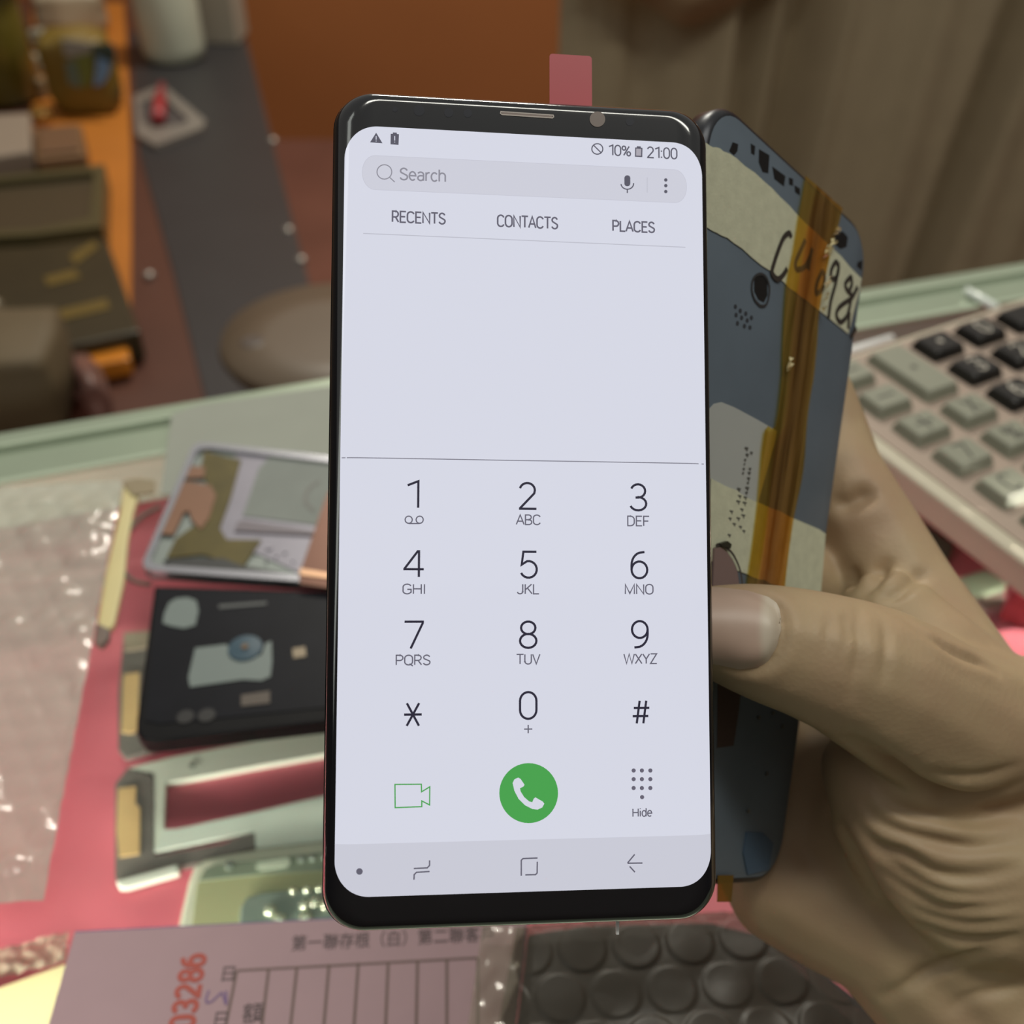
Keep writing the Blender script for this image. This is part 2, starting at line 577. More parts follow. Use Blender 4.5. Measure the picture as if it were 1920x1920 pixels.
def pline(mb, pxs, sw, k=0, closed=False, off=.00011, sub=1):
    pts = [hp(*p) for p in pxs]
    if sub > 1:
        q = []
        for i in range(len(pts) - 1):
            q += [(pts[i][0] + (pts[i + 1][0] - pts[i][0]) * t / sub, pts[i][1] + (pts[i + 1][1] - pts[i][1]) * t / sub) for t in range(sub)]
        pts = q + [pts[-1]]
    mb.stroke(pts, sw * 191e-3 / F, 0, k, closed, sp(off))


def pfill(mb, pxs, k=0, off=.00011):
    mb.flat([hp(*p) for p in pxs], 0, k, sp(off))


Q = lambda x, y: (600 + x / 2.5263, 840 + y / 2.5263)
Q3 = lambda x, y: (600 + x / 2.5263, 1380 + y / 2.5263)
Q1 = lambda x, y: (600 + x / 2.5263, 140 + y / 2.5263)

for s, cx, cy, w, h in (('1', 774.2, 927.1, 20, 50), ('2', 990.3, 929.9, 31, 48.5), ('3', 1196.6, 932.6, 30, 49), ('4', 776.6, 1057.7, 36, 48),
                        ('5', 991.5, 1058.9, 29.5, 48.5), ('6', 1198.6, 1059.7, 30, 49), ('7', 775.4, 1190.8, 34, 50), ('8', 990.3, 1190, 31, 49),
                        ('9', 1199.4, 1189.2, 30, 49), ('*', 774.2, 1339.6, 33, 42), ('0', 990.3, 1322.6, 31, 49.5), ('#', 1201.7, 1334.9, 32, 42)):
    mb = MB()
    ptext(mb, s, cx, cy, w, h, 4.3)
    mb.build('key_digit', m_ink, display)
for s, cx, cy, w, h in (('ABC', 990.3, 974.6, 45, 18), ('DEF', 1197, 977, 41, 18), ('GHI', 775.8, 1104.4, 40, 18), ('JKL', 990.3, 1104.4, 41, 18),
                        ('MNO', 1198.2, 1104.8, 53, 18), ('PQRS', 774.6, 1237.5, 63, 18), ('TUV', 990.3, 1235.9, 44, 18), ('WXYZ', 1200.6, 1235.1, 63, 18),
                        ('+', 990.3, 1366.9, 15.5, 15.5)):
    mb = MB()
    ptext(mb, s, cx, cy, w, h, 2.4)
    mb.build('key_letters', m_ink2, display)
mb = MB()
ptext(mb, 'Hide', 1204.1, 1523.2, 36, 14.5, 2.2)
mb.build('hide_caption', m_ink2, display)
mb = MB()
for cx in (420, 472):
    pline(mb, [Q(cx + 17 * math.cos(a * .3927), 340 + 17 * math.sin(a * .3927)) for a in range(16)], 2.2, closed=True)
pline(mb, [Q(420, 358), Q(472, 358)], 2.2)
mb.build('voicemail_icon', m_ink2, display)
for s, cx, cy, w, h in (('RECENTS', 785.3, 408.4, 98, 20.5), ('CONTACTS', 989.2, 416.6, 113, 21.5), ('PLACES', 1187.9, 425.2, 79, 19.5)):
    mb = MB()
    ptext(mb, s, cx, cy, w, h, 3.1)
    mb.build('tab_title', m_ink2, display)
rules = MB()
pline(rules, [(681, 438), (1285, 464)], 1.6, 0, sub=10)
rules.build('tab_rule', m_lit4, display)
r2 = MB()
pline(r2, [(640.5, 857.8), (1321.5, 869.5)], 1.7, sub=40)
r2.build('keypad_rule', mat('grey_rule_pixels', (.01, .01, .012), .1, emis=sl((120, 119, 132))), display)

sb = MB()
a, b_, c_, d_ = hp(703, 292), hp(703, 356), hp(1265, 318), hp(1265, 381)
ra = (b_[1] - a[1]) / 2
mid = lambda p, q: ((p[0] + q[0]) / 2, (p[1] + q[1]) / 2)
ml, mr = mid(a, b_), mid(c_, d_)
lft = [(ml[0] + ra * math.cos(math.radians(t)) * .72, ml[1] + ra * math.sin(math.radians(t))) for t in range(90, 271, 15)]
rgt = [(mr[0] + ra * math.cos(math.radians(t)) * .72, mr[1] + ra * math.sin(math.radians(t))) for t in range(-90, 91, 15)]
top = [(lft[-1][0] + (rgt[0][0] - lft[-1][0]) * t / 10, lft[-1][1] + (rgt[0][1] - lft[-1][1]) * t / 10) for t in range(1, 10)]
bot = [(rgt[-1][0] + (lft[0][0] - rgt[-1][0]) * t / 10, rgt[-1][1] + (lft[0][1] - rgt[-1][1]) * t / 10) for t in range(1, 10)]
pill = lft + top + rgt + bot
sb.flat(pill, 0, 0, sp(.00008))
sb.stroke(pill, .00009, 0, 1, True, sp(.00010))
sb.build('search_bar', [m_lit3, mat('lit_search_outline', (.02, .02, .02), .2, emis=sl((192, 193, 206)))], display)
mb = MB()
ptext(mb, 'Search', 792.8, 328.6, 84, 22, 3.0, off=.00013)
mb.build('search_hint', m_ink3, display)
mb = MB()
pline(mb, [Q1(305 + 35 * math.cos(t * .2618), 462 + 34 * math.sin(t * .2618)) for t in range(24)], 2.0, closed=True, off=.00013)
pline(mb, [Q1(329, 487), Q1(354, 510)], 2.0, off=.00014)
mb.build('magnifier_icon', m_ink3, display)
mb = MB()
pline(mb, [Q1(1549, 488), Q1(1549, 560)], 1.2, off=.00013)
mb.build('search_divider', m_lit4, display)
m_st = mat('dark_status_pixels', (.01, .01, .012), .1, spec=.3, emis=sl((88, 87, 100)))
mb = MB()
pfill(mb, [Q1(*p) for p in rrect(1441, 478, 1469, 530, 13)], off=.00013)
pline(mb, [Q1(1455 + 30 * math.cos(math.radians(t)), 517 + 27 * math.sin(math.radians(t))) for t in range(-5, 186, 15)], 2.3, off=.00013)
pline(mb, [Q1(1455, 543), Q1(1455, 562)], 2.3, off=.00013)
mb.build('microphone_icon', m_st, display)
mb = MB()
for y in (500, 527, 555):
    pfill(mb, [Q1(*p) for p in disc(1637, y, 8)], off=.00013)
mb.build('menu_dots', m_st, display)
mb = MB()
pfill(mb, [Q1(*p) for p in ((266, 276), (296, 326), (237, 322))])
for a, b in ((292, 309), (314, 318)):
    b0_ = [Q1(264, a), Q1(268, a), Q1(268, b), Q1(264, b)]
    mb.flat([hp(*p) for p in b0_], 0, 1, sp(.00015))
mb.build('warning_icon', [m_st, m_lit], display)
mb = MB()
pfill(mb, [Q1(*p) for p in ((345, 281), (345, 275), (364, 276), (364, 282), (374, 283), (372, 334), (334, 331), (335, 281))])
for a, b in ((292, 314), (319, 323)):
    mb.flat([hp(*Q1(*p)) for p in ((352, a), (356, a), (356, b), (352, b))], 0, 1, sp(.00015))
mb.build('battery_warning_icon', [m_st, m_lit], display)
mb = MB()
pline(mb, [Q1(1313 + 26 * math.cos(t * .2618), 353 + 25 * math.sin(t * .2618)) for t in range(24)], 2.3, closed=True)
pline(mb, [Q1(1295, 335), Q1(1331, 371)], 2.3)
mb.build('no_signal_icon', m_st, display)
for s, cx, cy, w, h in (('10%', 1161.8, 282.7, 41, 19.5), ('21:00', 1241.5, 287.2, 56, 20.3)):
    mb = MB()
    ptext(mb, s, cx, cy, w, h, 2.6)
    mb.build('battery_percentage' if '%' in s else 'clock_time', m_st, display)
mb = MB()
pfill(mb, [Q1(*p) for p in ((1500, 346), (1500, 340), (1519, 341), (1519, 347), (1527, 348), (1526, 392), (1491, 390), (1492, 346))])
pfill(mb, [Q1(*p) for p in ((1497, 352), (1521, 353), (1520, 386), (1496, 385))], 1, off=.00014)
mb.build('battery_icon', [m_st, mat('battery_fill_pixels', (.01, .01, .01), .1, emis=sl((168, 164, 174)))], display)
cb = MB()
cc = Q3(988, 270)
pfill(cb, [Q3(988 + 139 * math.cos(t * .1309), 270 + 142 * math.sin(t * .1309)) for t in range(48)])
call = cb.build('call_button', m_grn, display)
hs = MB()
cur = smooth_line([(935, 203), (940, 232), (960, 270), (990, 305), (1030, 332), (1052, 336)], 4)
L_, R_ = [], []
core = [(912, 222), (920, 205), (938, 196), (950, 203), (968, 230), (964, 238), (947, 247), (950, 262), (966, 288), (990, 309), (1005, 313), (1012, 296), (1020, 290), (1055, 310), (1062, 320), (1052, 338), (1030, 348),
        (1005, 345), (970, 327), (940, 297), (920, 258)]
pfill(hs, [Q3(*p) for p in core], off=.00014)
hs.build('handset_icon', m_lit, display)
vc = MB()
pline(vc, [Q3(*p) for p in ((355, 229), (480, 228), (481, 264), (520, 240), (519, 326), (482, 307), (482, 334), (356, 339))], 2.2, closed=True)
vc.build('video_icon', m_grn, display)
kd = MB()
for j, y in enumerate((163, 204, 246, 289)):
    for x in ((1485, 1524, 1564) if j < 3 else (1525,)):
        pfill(kd, [Q3(*p) for p in disc(x, y, 10, 14)])
kd.build('hide_icon', mat('hide_dot_pixels', (.01, .01, .012), .1, emis=sl((100, 97, 112))), display)
mb = MB()
pfill(mb, [Q3(*p) for p in disc(187, 641, 15.5, 20)])
mb.build('navigation_dot', m_ink2, display)
for nm, ls in (('recent_apps_icon', (((519, 588), (519, 612), (508, 624), (444, 627)), ((519, 641), (457, 645), (446, 656), (445, 680)))),
               ('home_icon', (((1030, 577), (961, 580), (953, 588), (953, 661)), ((1029, 595), (1028, 648), (1021, 656), (972, 657)))),
               ('back_icon', (((1490, 560), (1456, 601)), ((1456, 602), (1527, 601)), ((1466, 617), (1491, 644))))):
    mb = MB()
    for p in ls:
        pline(mb, [Q3(*q) for q in p], 2.5)
    mb.build(nm, m_ink2, display)
# front camera, earpiece, sensors
fc = MB()
fc.prism([hp(*p) for p in disc(1120, 224, 14.5, 28)], -.00012, -.00003)
fc.build('front_camera', mat('camera_window', (.16, .125, .11), .3), phone)
es = MB()
es.stroke([hp(*Q1(*p)) for p in ((857, 176), (1104, 193), (1106, 201), (1100, 206), (862, 190), (855, 184))], .00022, -.00010, 0, True)
es.build('earpiece_rim', mat('earpiece_metal', (.30, .27, .25), .25, metal=.8), phone)
MB().flat([hp(*Q1(*p)) for p in ((860, 179), (1100, 196), (1098, 203), (864, 188))], -.00008).build('earpiece_mesh', mat('earpiece_bronze', (.13, .10, .09), .4, metal=.4), phone)
for x, y, r in ((355, 165, 12), (470, 170, 26), (610, 180, 22), (700, 183, 20), (1468, 222, 20)):
    MB().flat([hp(*p) for p in [Q1(*q) for q in disc(x, y, r, 20)]], -.00004).build('sensor_window', mat('sensor_tint', (.012, .014, .022), .2), phone)
# red pull tab of the protective film, standing up behind the top edge
u0, u1 = hp(1032, 178, .002)[0], hp(1112, 178, .002)[0]
vt, vb = hp(1032, 103, .0035)[1], hp(1032, 178, .002)[1]
tb = MB().prism(rrect(u0, vt, u1, vb + .0045, .0006), .0030, .0031)
tag(tb.build('pull_tab', mat('red_tab_film', (.42, .035, .05), .4, alpha_mix=.12, tint=(1, .2, .2)), phone), 'red square film tab', 'x')
del bpy.data.objects['pull_tab']['category']
u0, vb = hp(1158, 1738, .004)
MB().prism([(u0 - .0002, vb - .002), (u0 + .0004, vb - .002), (u0 + .0003, vb + .0014), (u0 - .0002, vb + .0014)], .0042, .0047).build('flex_tail', mat('white_flex', (.7, .72, .72), .4), phone)
sk = hp(636, 1116)
MB().lathe([(.0004, .0012), (.0004, .0031)], (sk[0] + .0003, sk[1]), 12).build('side_pin', m_alu, phone)

# ------------------------------------------------------------------ the taped-up phone back held behind it
MS = frame_matrix([[0.66995, -0.17712, -0.72096], [0.21690, 0.97545, -0.03808], [0.71001, -0.13087, 0.69193]], [90.10703, -68.11503, 268.19599])
# re-orthonormalise
_q = MS.to_quaternion()
MS = Matrix.Translation(MS.to_translation()) @ _q.to_matrix().to_4x4()
hs2 = hitter(MS)
back = root('taped_phone', 'dark phone back bound with cream and amber tape, gripped behind the lit phone', 'phone part', MS)
m_navy = mat('navy_metal', (.115, .148, .185), .45, metal=.12, var=.18, scale=50)
m_navyd = mat('dark_side_metal', (.022, .024, .030), .35, metal=.5)
W2, H2 = .074, .158
mbk = MB()
ringset = [(.0016, .009, 0), (.0006, .0098, .0005), (0, .010, .0016), (0, .010, .0052), (.0012, .009, .0066), (.003, .008, .0070)]
for ins, r, z in ringset:
    pl = rrect(-W2 + ins, ins - .0016, -ins, H2 - ins, r, 8)
    mbk.v += [(p[0], p[1], z) for p in pl]
k = len(pl)
for j in range(len(ringset) - 1):
    for i in range(k):
        i2 = (i + 1) % k
        mbk.f.append([j * k + i, j * k + i2, (j + 1) * k + i2, (j + 1) * k + i])
        mbk.mi.append(1)
mbk.f += [list(range(k)), list(range((len(ringset) - 1) * k, len(ringset) * k))]
mbk.mi += [0, 1]
mbk.build('back_panel', [m_navy, m_navyd], back, True)
m_cream = mat('masking_tape_paper', (.52, .53, .39), .8, var=.16, scale=350, bump=.10, bscale=1500)
m_pale = mat('grey_label_paper', (.38, .40, .385), .6, var=.06)
P2 = lambda pts: [hs2(*p) for p in pts]


def clampu(pts, hi=.0004):
    return [(min(p[0], hi), p[1]) for p in pts]


# the top shade: bluish bare metal with dark holes
holes = MB()
Z4 = lambda x, y: (1320 + x / 3.84, 200 + y / 3.84)
Z5 = lambda x, y: (1320 + x / 3.84, 700 + y / 3.84)
for pl in (((205, 255), (245, 270), (240, 320), (215, 350), (180, 320)), ((335, 265), (368, 285), (362, 350), (338, 335)), ((395, 305), (470, 350), (462, 480), (420, 470), (392, 400)), ((490, 430), (585, 500), (575, 575), (505, 520)),
           ((610, 510), (640, 520), (640, 570), (612, 560)), ((650, 565), (690, 590), (690, 640), (655, 615)), ((940, 900), (1000, 900), (1035, 940), (1025, 1010), (980, 1025), (930, 985)), ((1105, 1120), (1140, 1105), (1135, 1180), (1100, 1150)),
           ((360, 1225), (420, 1215), (455, 1260), (455, 1360), (430, 1410), (390, 1390), (360, 1330))):
    holes.flat(P2([Z4(*p) for p in pl]), -.00005)
for x, y in ((225, 1440), (260, 1470), (300, 1490), (230, 1500), (270, 1520), (310, 1540), (340, 1520), (240, 1560), (290, 1580), (330, 1590)):
    holes.flat(P2([Z4(*p) for p in disc(x, y, 12, 8, 18)]), -.00005, 1)
holes.build('cutouts', [mat('hole_black', (.006, .006, .007), .5), mat('faint_print', (.035, .04, .05), .5)], back)
lr = MB()
lr.stroke(smooth_line(P2([Z4(*p) for p in ((400, 1435), (360, 1390), (340, 1320), (350, 1240), (395, 1205), (440, 1225), (465, 1290), (462, 1370), (440, 1430), (400, 1435))]), 3), .0006, -.0002, 0, True)
lr.build('camera_ring', mat('ring_metal', (.2, .22, .25), .2, metal=.9), back)
# masking tapes: bands with slightly uneven edges
tu = smooth_line(P2([(1318, 266), (1335, 276), (1366, 289), (1430, 338), (1494, 403), (1559, 465), (1614, 523)]), 4)
tl = smooth_line(P2([(1318, 424), (1335, 432), (1375, 455), (1442, 509), (1490, 548), (1535, 583), (1588, 624)]), 4)
rnd = random.Random(3)
jit = lambda pts, a=.00022: [(p[0], p[1] + rnd.uniform(-a, a)) for p in pts]


def wrap_band(name, up, lo, z, label=None):
    mb = MB()
    poly = jit(up) + jit(lo)[::-1]
    mb.prism(poly, z, z - .00012)
    ue, le = up[-1], lo[-1]
    mb.v += [(ue[0], ue[1], z - .00006), (.0004, ue[1] + .001, .001), (.0004, ue[1] + .001, .006), (le[0], le[1], z - .00006), (.0004, le[1] + .001, .001), (.0004, le[1] + .001, .006)]
    n = len(mb.v)
    mb.f += [[n - 6, n - 5, n - 2, n - 3], [n - 5, n - 4, n - 1, n - 2]]
    mb.mi += [0, 0]
    return mb.build(name, m_cream, back)


tape1 = wrap_band('masking_tape', tu, tl, -.0001)
tu2 = smooth_line(P2([(1332, 896), (1370, 915), (1411, 937), (1480, 968), (1547, 1000)]), 4)
tl2 = smooth_line(P2([(1326, 1050), (1387, 1073), (1432, 1089), (1480, 1110), (1536, 1135)]), 4)
tape2 = wrap_band('masking_tape', tu2, tl2, -.0001)
MB().prism(P2([(1322, 775), (1338, 757), (1352, 754), (1375, 763), (1420, 787), (1456, 808), (1452, 830), (1420, 945), (1330, 898)]), -.00002, -.00009).build('paper_label', m_pale, back)
lp = MB()
for x, y, t in ((300, 545, 26), (305, 590, 22), (290, 625, 14), (285, 655, 10), (280, 690, 14), (275, 720, 12), (335, 575, 18), (325, 690, 16), (320, 720, 20), (315, 760, 22), (310, 790, 14), (305, 830, 26), (300, 862, 18), (245, 838, 26),
                (290, 900, 26), (285, 940, 30), (250, 890, 26), (240, 930, 30), (265, 985, 24), (275, 1030, 30), (240, 1050, 26), (190, 1000, 26), (180, 1050, 22), (210, 1090, 24), (255, 1110, 22), (280, 1140, 22), (175, 1170, 24)):
    q = [Z5(x - t / 2, y - t * .4), Z5(x + t / 2, y - t * .2)]
    lp.stroke(P2(q), .00035, -.00026)
    lp.stroke(P2([Z5(x - t / 5, y - t * .5), Z5(x + t / 5, y + t * .5)]), .0003, -.00026)
lp.build('label_print', mat('grey_print', (.09, .09, .08), .7), back)
tc = MB()
tc.prism(P2([(1334, 1028), (1345, 1025), (1358, 1036), (1369, 1052), (1377, 1072), (1381, 1100), (1380, 1120), (1330, 1115)]), -.0003, -.0008)
tc.build('coil_pad', mat('mauve_pad', (.20, .135, .125), .6), back)
MB().stroke(smooth_line(P2([(1334, 1023), (1345, 1021), (1362, 1033), (1373, 1050), (1381, 1072), (1385, 1100)]), 4), .0006, -.0010).build('coil_wire', mat('wire_grey', (.10, .09, .085), .35, metal=.6), back)
MB().prism(P2([(1340, 1019), (1356, 1014), (1363, 1020), (1361, 1028), (1346, 1024)]), -.0004, -.0012).build('solder_lug', mat('lug_dark', (.05, .05, .035), .4, metal=.5), back)
# amber polyimide strip, translucent
m_amber = mat('amber_tape', (.30, .14, .014), .22, var=.3, scale=120, coat=.4, alpha_mix=.66, tint=(1., .70, .18))
_nt = m_amber.node_tree
_tc = _nt.nodes.new('ShaderNodeTexCoord')
_mp = _nt.nodes.new('ShaderNodeMapping')
_mp.inputs['Scale'].default_value = (420, 22, 1)
_n = _nt.nodes.new('ShaderNodeTexNoise')
_n.inputs['Scale'].default_value = 1
_n.inputs['Detail'].default_value = 4
_cr = _nt.nodes.new('ShaderNodeValToRGB')
_cr.color_ramp.elements[0].position, _cr.color_ramp.elements[1].position = .36, .64
_cr.color_ramp.elements[0].color, _cr.color_ramp.elements[1].color = (.09, .06, .025, 1), (.40, .25, .09, 1)
_e = _cr.color_ramp.elements.new(.5)
_e.color = (.26, .165, .06, 1)
_nt.links.new(_tc.outputs['Object'], _mp.inputs['Vector'])
_nt.links.new(_mp.outputs[0], _n.inputs['Vector'])
_nt.links.new(_n.outputs['Fac'], _cr.inputs[0])
_nt.links.new(_cr.outputs[0], _nt.nodes['Principled BSDF'].inputs['Base Color'])
_bp = _nt.nodes.new('ShaderNodeBump')
_bp.inputs['Strength'].default_value = .5
_bp.inputs['Distance'].default_value = .0006
_nt.links.new(_n.outputs['Fac'], _bp.inputs['Height'])
_nt.links.new(_bp.outputs[0], _nt.nodes['Principled BSDF'].inputs['Normal'])
al = [Z4(710, 500), Z4(690, 640), Z4(660, 780), Z4(620, 1050), Z4(570, 1310), Z4(545, 1800), Z5(540, 0), Z5(490, 380), Z5(415, 410), Z5(370, 900), Z5(330, 1230), Z5(300, 1440), (1392, 1130), (1386, 1190)]
ar = [Z4(975, 735), Z4(945, 860), Z4(900, 1020), Z4(815, 1450), Z4(795, 1700), Z4(770, 1930), Z5(750, 130), Z5(720, 350), Z5(690, 700), Z5(630, 1020), Z5(600, 1250), Z5(570, 1500), (1462, 1140), (1455, 1200)]
am = MB()
L2, R2 = smooth_line(P2(al), 3), smooth_line(P2(ar), 3)
NS = 8
for i in range(len(L2)):
    for j in range(NS + 1):
        t = j / NS
        wob = .00035 * noise.noise(Vector((t * 5, i * .18, 3.3)))
        am.v.append((L2[i][0] + (R2[i][0] - L2[i][0]) * t, L2[i][1] + (R2[i][1] - L2[i][1]) * t, -.00075 + wob))
for i in range(len(L2) - 1):
    for j in range(NS):
        a_ = i * (NS + 1) + j
        am.f.append([a_, a_ + 1, a_ + NS + 2, a_ + NS + 1])
        am.mi.append(0)
MB().prism(P2([(1343, 1640), (1372, 1640), (1368, 1690), (1342, 1690)]), -.0003, -.0005).build('tape_end', mat('olive_amber_end', (.16, .095, .015), .25, coat=.4, alpha_mix=.3, tint=(1, .6, .1)), back)
strip_o = am.build('amber_strip', m_amber, back, True)
_ca = strip_o.data.color_attributes.new('across', 'FLOAT_COLOR', 'POINT')
for i in range(len(L2)):
    for j in range(NS + 1):
        _ca.data[i * (NS + 1) + j].color = (j / NS, 0, 0, 1)
_at = _nt.nodes.new('ShaderNodeAttribute')
_at.attribute_name = 'across'
_sx = _nt.nodes.new('ShaderNodeSeparateColor')
_r2 = _nt.nodes.new('ShaderNodeValToRGB')
for p_, c_ in ((.26, (1, .74, .10, 1)), (.33, (.95, .50, .05, 1)), (.55, (.72, .36, .05, 1)), (.72, (.9, .50, .06, 1))):
    _r2.color_ramp.elements.new(p_).color = c_
_r2.color_ramp.elements[0].color = (1, .78, .12, 1)
_r2.color_ramp.elements[-1].color = (1, .62, .08, 1)
_nt.links.new(_at.outputs['Color'], _sx.inputs[0])
_nt.links.new(_sx.outputs[0], _r2.inputs[0])
_nt.links.new(_r2.outputs[0], [n for n in _nt.nodes if n.type == 'BSDF_TRANSPARENT'][0].inputs[0])

# pale flecks painted in as glints where the strip crinkles along its right border
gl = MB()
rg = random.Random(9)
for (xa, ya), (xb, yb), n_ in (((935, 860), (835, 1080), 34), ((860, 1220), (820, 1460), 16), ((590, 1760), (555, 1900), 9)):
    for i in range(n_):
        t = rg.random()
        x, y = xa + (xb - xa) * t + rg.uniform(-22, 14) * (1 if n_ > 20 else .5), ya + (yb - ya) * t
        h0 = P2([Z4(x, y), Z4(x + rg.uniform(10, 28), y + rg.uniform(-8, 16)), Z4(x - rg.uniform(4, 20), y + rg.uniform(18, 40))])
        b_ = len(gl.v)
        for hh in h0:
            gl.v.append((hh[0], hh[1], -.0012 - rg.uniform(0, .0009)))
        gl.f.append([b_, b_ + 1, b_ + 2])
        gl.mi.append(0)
gl.build('amber_glint_flecks', mat('painted_film_glint', (.80, .68, .38), .15, metal=.5, var=.3), back)
# handwriting on the upper tape
hw = MB()
for s in (((620, 945), (605, 912), (565, 945), (525, 1040), (495, 1130), (482, 1195), (520, 1242), (560, 1215), (590, 1165)), ((722, 958), (685, 1040), (652, 1120), (660, 1172), (715, 1155), (755, 1080), (772, 1020)), ((765, 1040), (742, 1175)),
          ((845, 1180), (805, 1270), (800, 1345), (845, 1310), (860, 1225), (845, 1180)), ((962, 1150), (940, 1120), (908, 1180), (912, 1240), (948, 1225), (962, 1155), (940, 1270), (905, 1400), (888, 1520)),
          ((1052, 1222), (1010, 1275), (1030, 1330), (1056, 1280), (1050, 1218)), ((1030, 1330), (1055, 1375), (970, 1440), (945, 1500), (975, 1552), (1025, 1500), (1052, 1380)), ((1098, 1298), (1062, 1372)), ((1040, 1480), (1030, 1600)), ((1088, 1590), (1050, 1660))):
    hw.stroke(clampu(smooth_line(P2([Z4(*p) for p in s]), 4), .0003), .0013, -.00032)
hw.build('marker_writing', mat('black_marker', (.035, .027, .022), .6), tape1)
MB().prism(P2([(1392, 1600), (1398, 1560), (1430, 1562), (1448, 1580), (1440, 1630), (1400, 1640)]), -.00004, -.0003).build('blue_patch', mat('blue_film', (.05, .085, .13), .3), back)
MB().prism(P2([(1346, 1262), (1390, 1290), (1385, 1330), (1375, 1398), (1344, 1402)]), -.00004, -.0001).build('brown_patch', mat('brown_film', (.07, .045, .04), .5), back)
dg = MB()
for x, y in ((1447, 1336), (1464, 1361), (1420, 1345), (1435, 1450), (1400, 1520)):
    dg.lathe([(.0005, -.0006), (.0004, -.0001)], hs2(x, y), 8)
dg.build('screw_studs', mat('screw_grey', (.18, .18, .17), .4, metal=.6), back)

# ------------------------------------------------------------------ the hand
def sphere_into(bm, c, r):
    bmesh.ops.create_icosphere(bm, subdivisions=2, radius=r, matrix=Matrix.Translation(c))


chains = {
    'thumb': [(1285, 1178, 209, 7.0), (1345, 1183, 212, 8.9), (1400, 1196, 213, 10.8), (1450, 1209, 214, 11.9), (1500, 1222, 215, 12.6), (1550, 1238, 216, 13.4), (1600, 1256, 218, 14.3), (1650, 1280, 221, 15.5), (1700, 1308, 225, 16.4),
              (1760, 1345, 230, 17.0), (1830, 1362, 236, 17.0), (1920, 1368, 243, 16.2), (2020, 1380, 250, 16)],
    'index': [(1450, 560, 292, 7), (1490, 650, 290, 8.2), (1530, 740, 287, 9.5), (1555, 827, 284, 10.6), (1568, 882, 280, 11.3), (1600, 945, 277, 12.0), (1636, 1015, 275, 13.0), (1688, 1110, 270, 13.6), (1742, 1194, 264, 14.2), (1788, 1277, 258, 15.2),
              (1800, 1340, 254, 17), (1860, 1420, 256, 20), (1960, 1480, 258, 24)],
    'web': [(1668, 1170, 252, 12.5), (1735, 1240, 246, 14), (1800, 1300, 246, 15)],
    'fold': [(1622, 1440, 240, 9.5), (1685, 1520, 238, 14.6), (1745, 1590, 240, 17), (1825, 1630, 243, 21), (1920, 1640, 249, 24), (2020, 1650, 256, 28)],
    'fold2': [(1700, 1440, 245, 12), (1790, 1500, 246, 16), (1900, 1530, 248, 18), (2020, 1540, 254, 22)],
    'heel': [(1490, 1290, 276, 11.5), (1500, 1380, 274, 12.5), (1490, 1480, 270, 14), (1460, 1560, 266, 14), (1437, 1600, 264, 13.6), (1470, 1660, 261, 14), (1560, 1712, 258, 14), (1650, 1750, 254, 14.5), (1760, 1850, 253, 17), (1850, 1920, 256, 24), (2000, 1960, 250, 27),
             (2250, 2000, 240, 30), (2600, 2050, 235, 32), (3000, 2100, 235, 33)],
    'palm': [(1560, 1420, 272, 14), (1590, 1560, 264, 18), (1690, 1690, 258, 20), (1800, 1770, 256, 22), (1880, 1850, 258, 26)],
    'middle': [(1700, 1230, 284, 12), (1640, 1180, 283, 11.5), (1540, 1120, 280, 10.8), (1430, 1050, 266, 9.8), (1330, 1000, 258, 9.0), (1240, 960, 250, 7.5)],
    'ring': [(1690, 1330, 282, 12), (1620, 1290, 283, 11.5), (1520, 1250, 280, 10.8), (1420, 1210, 266, 9.6), (1320, 1170, 258, 8.6), (1230, 1140, 250, 7.2)],
    'little': [(1660, 1440, 280, 12), (1590, 1410, 282, 11), (1500, 1385, 278, 9.8), (1410, 1350, 265, 8.6), (1330, 1320, 256, 7.6), (1260, 1295, 250, 6.4)],
}
bm = bmesh.new()
for ch in chains.values():
    for (a, b) in zip(ch[:-1], ch[1:]):
        pa, pb = at(*a[:3]), at(*b[:3])
        n_ = max(2, int((pb - pa).length / .003))
        for i in range(n_ + 1):
            t = i / n_
            sphere_into(bm, pa.lerp(pb, t), (a[3] + (b[3] - a[3]) * t) * .001 + .0007)
me = bpy.data.meshes.new('tmp')
bm.to_mesh(me)
bm.free()
tmp = bpy.data.objects.new('tmp', me)
COL.objects.link(tmp)
rm = tmp.modifiers.new('r', 'REMESH')
rm.mode = 'VOXEL'
rm.voxel_size = .0008
sm = tmp.modifiers.new('s', 'SMOOTH')
sm.iterations = 42
sm.factor = .5
dgp = bpy.context.evaluated_depsgraph_get()
hme = bpy.data.meshes.new_from_object(tmp.evaluated_get(dgp))
bpy.data.objects.remove(tmp)
# one finer level so that creases can be pressed in
bm = bmesh.new()
bm.from_mesh(hme)
bm.verts.ensure_lookup_table()
bv = BVHTree.FromBMesh(bm)


def cast(px, py):
    d = ray(px, py).normalized()
    h = bv.ray_cast(CAM, d)
    return h[0], h[1]


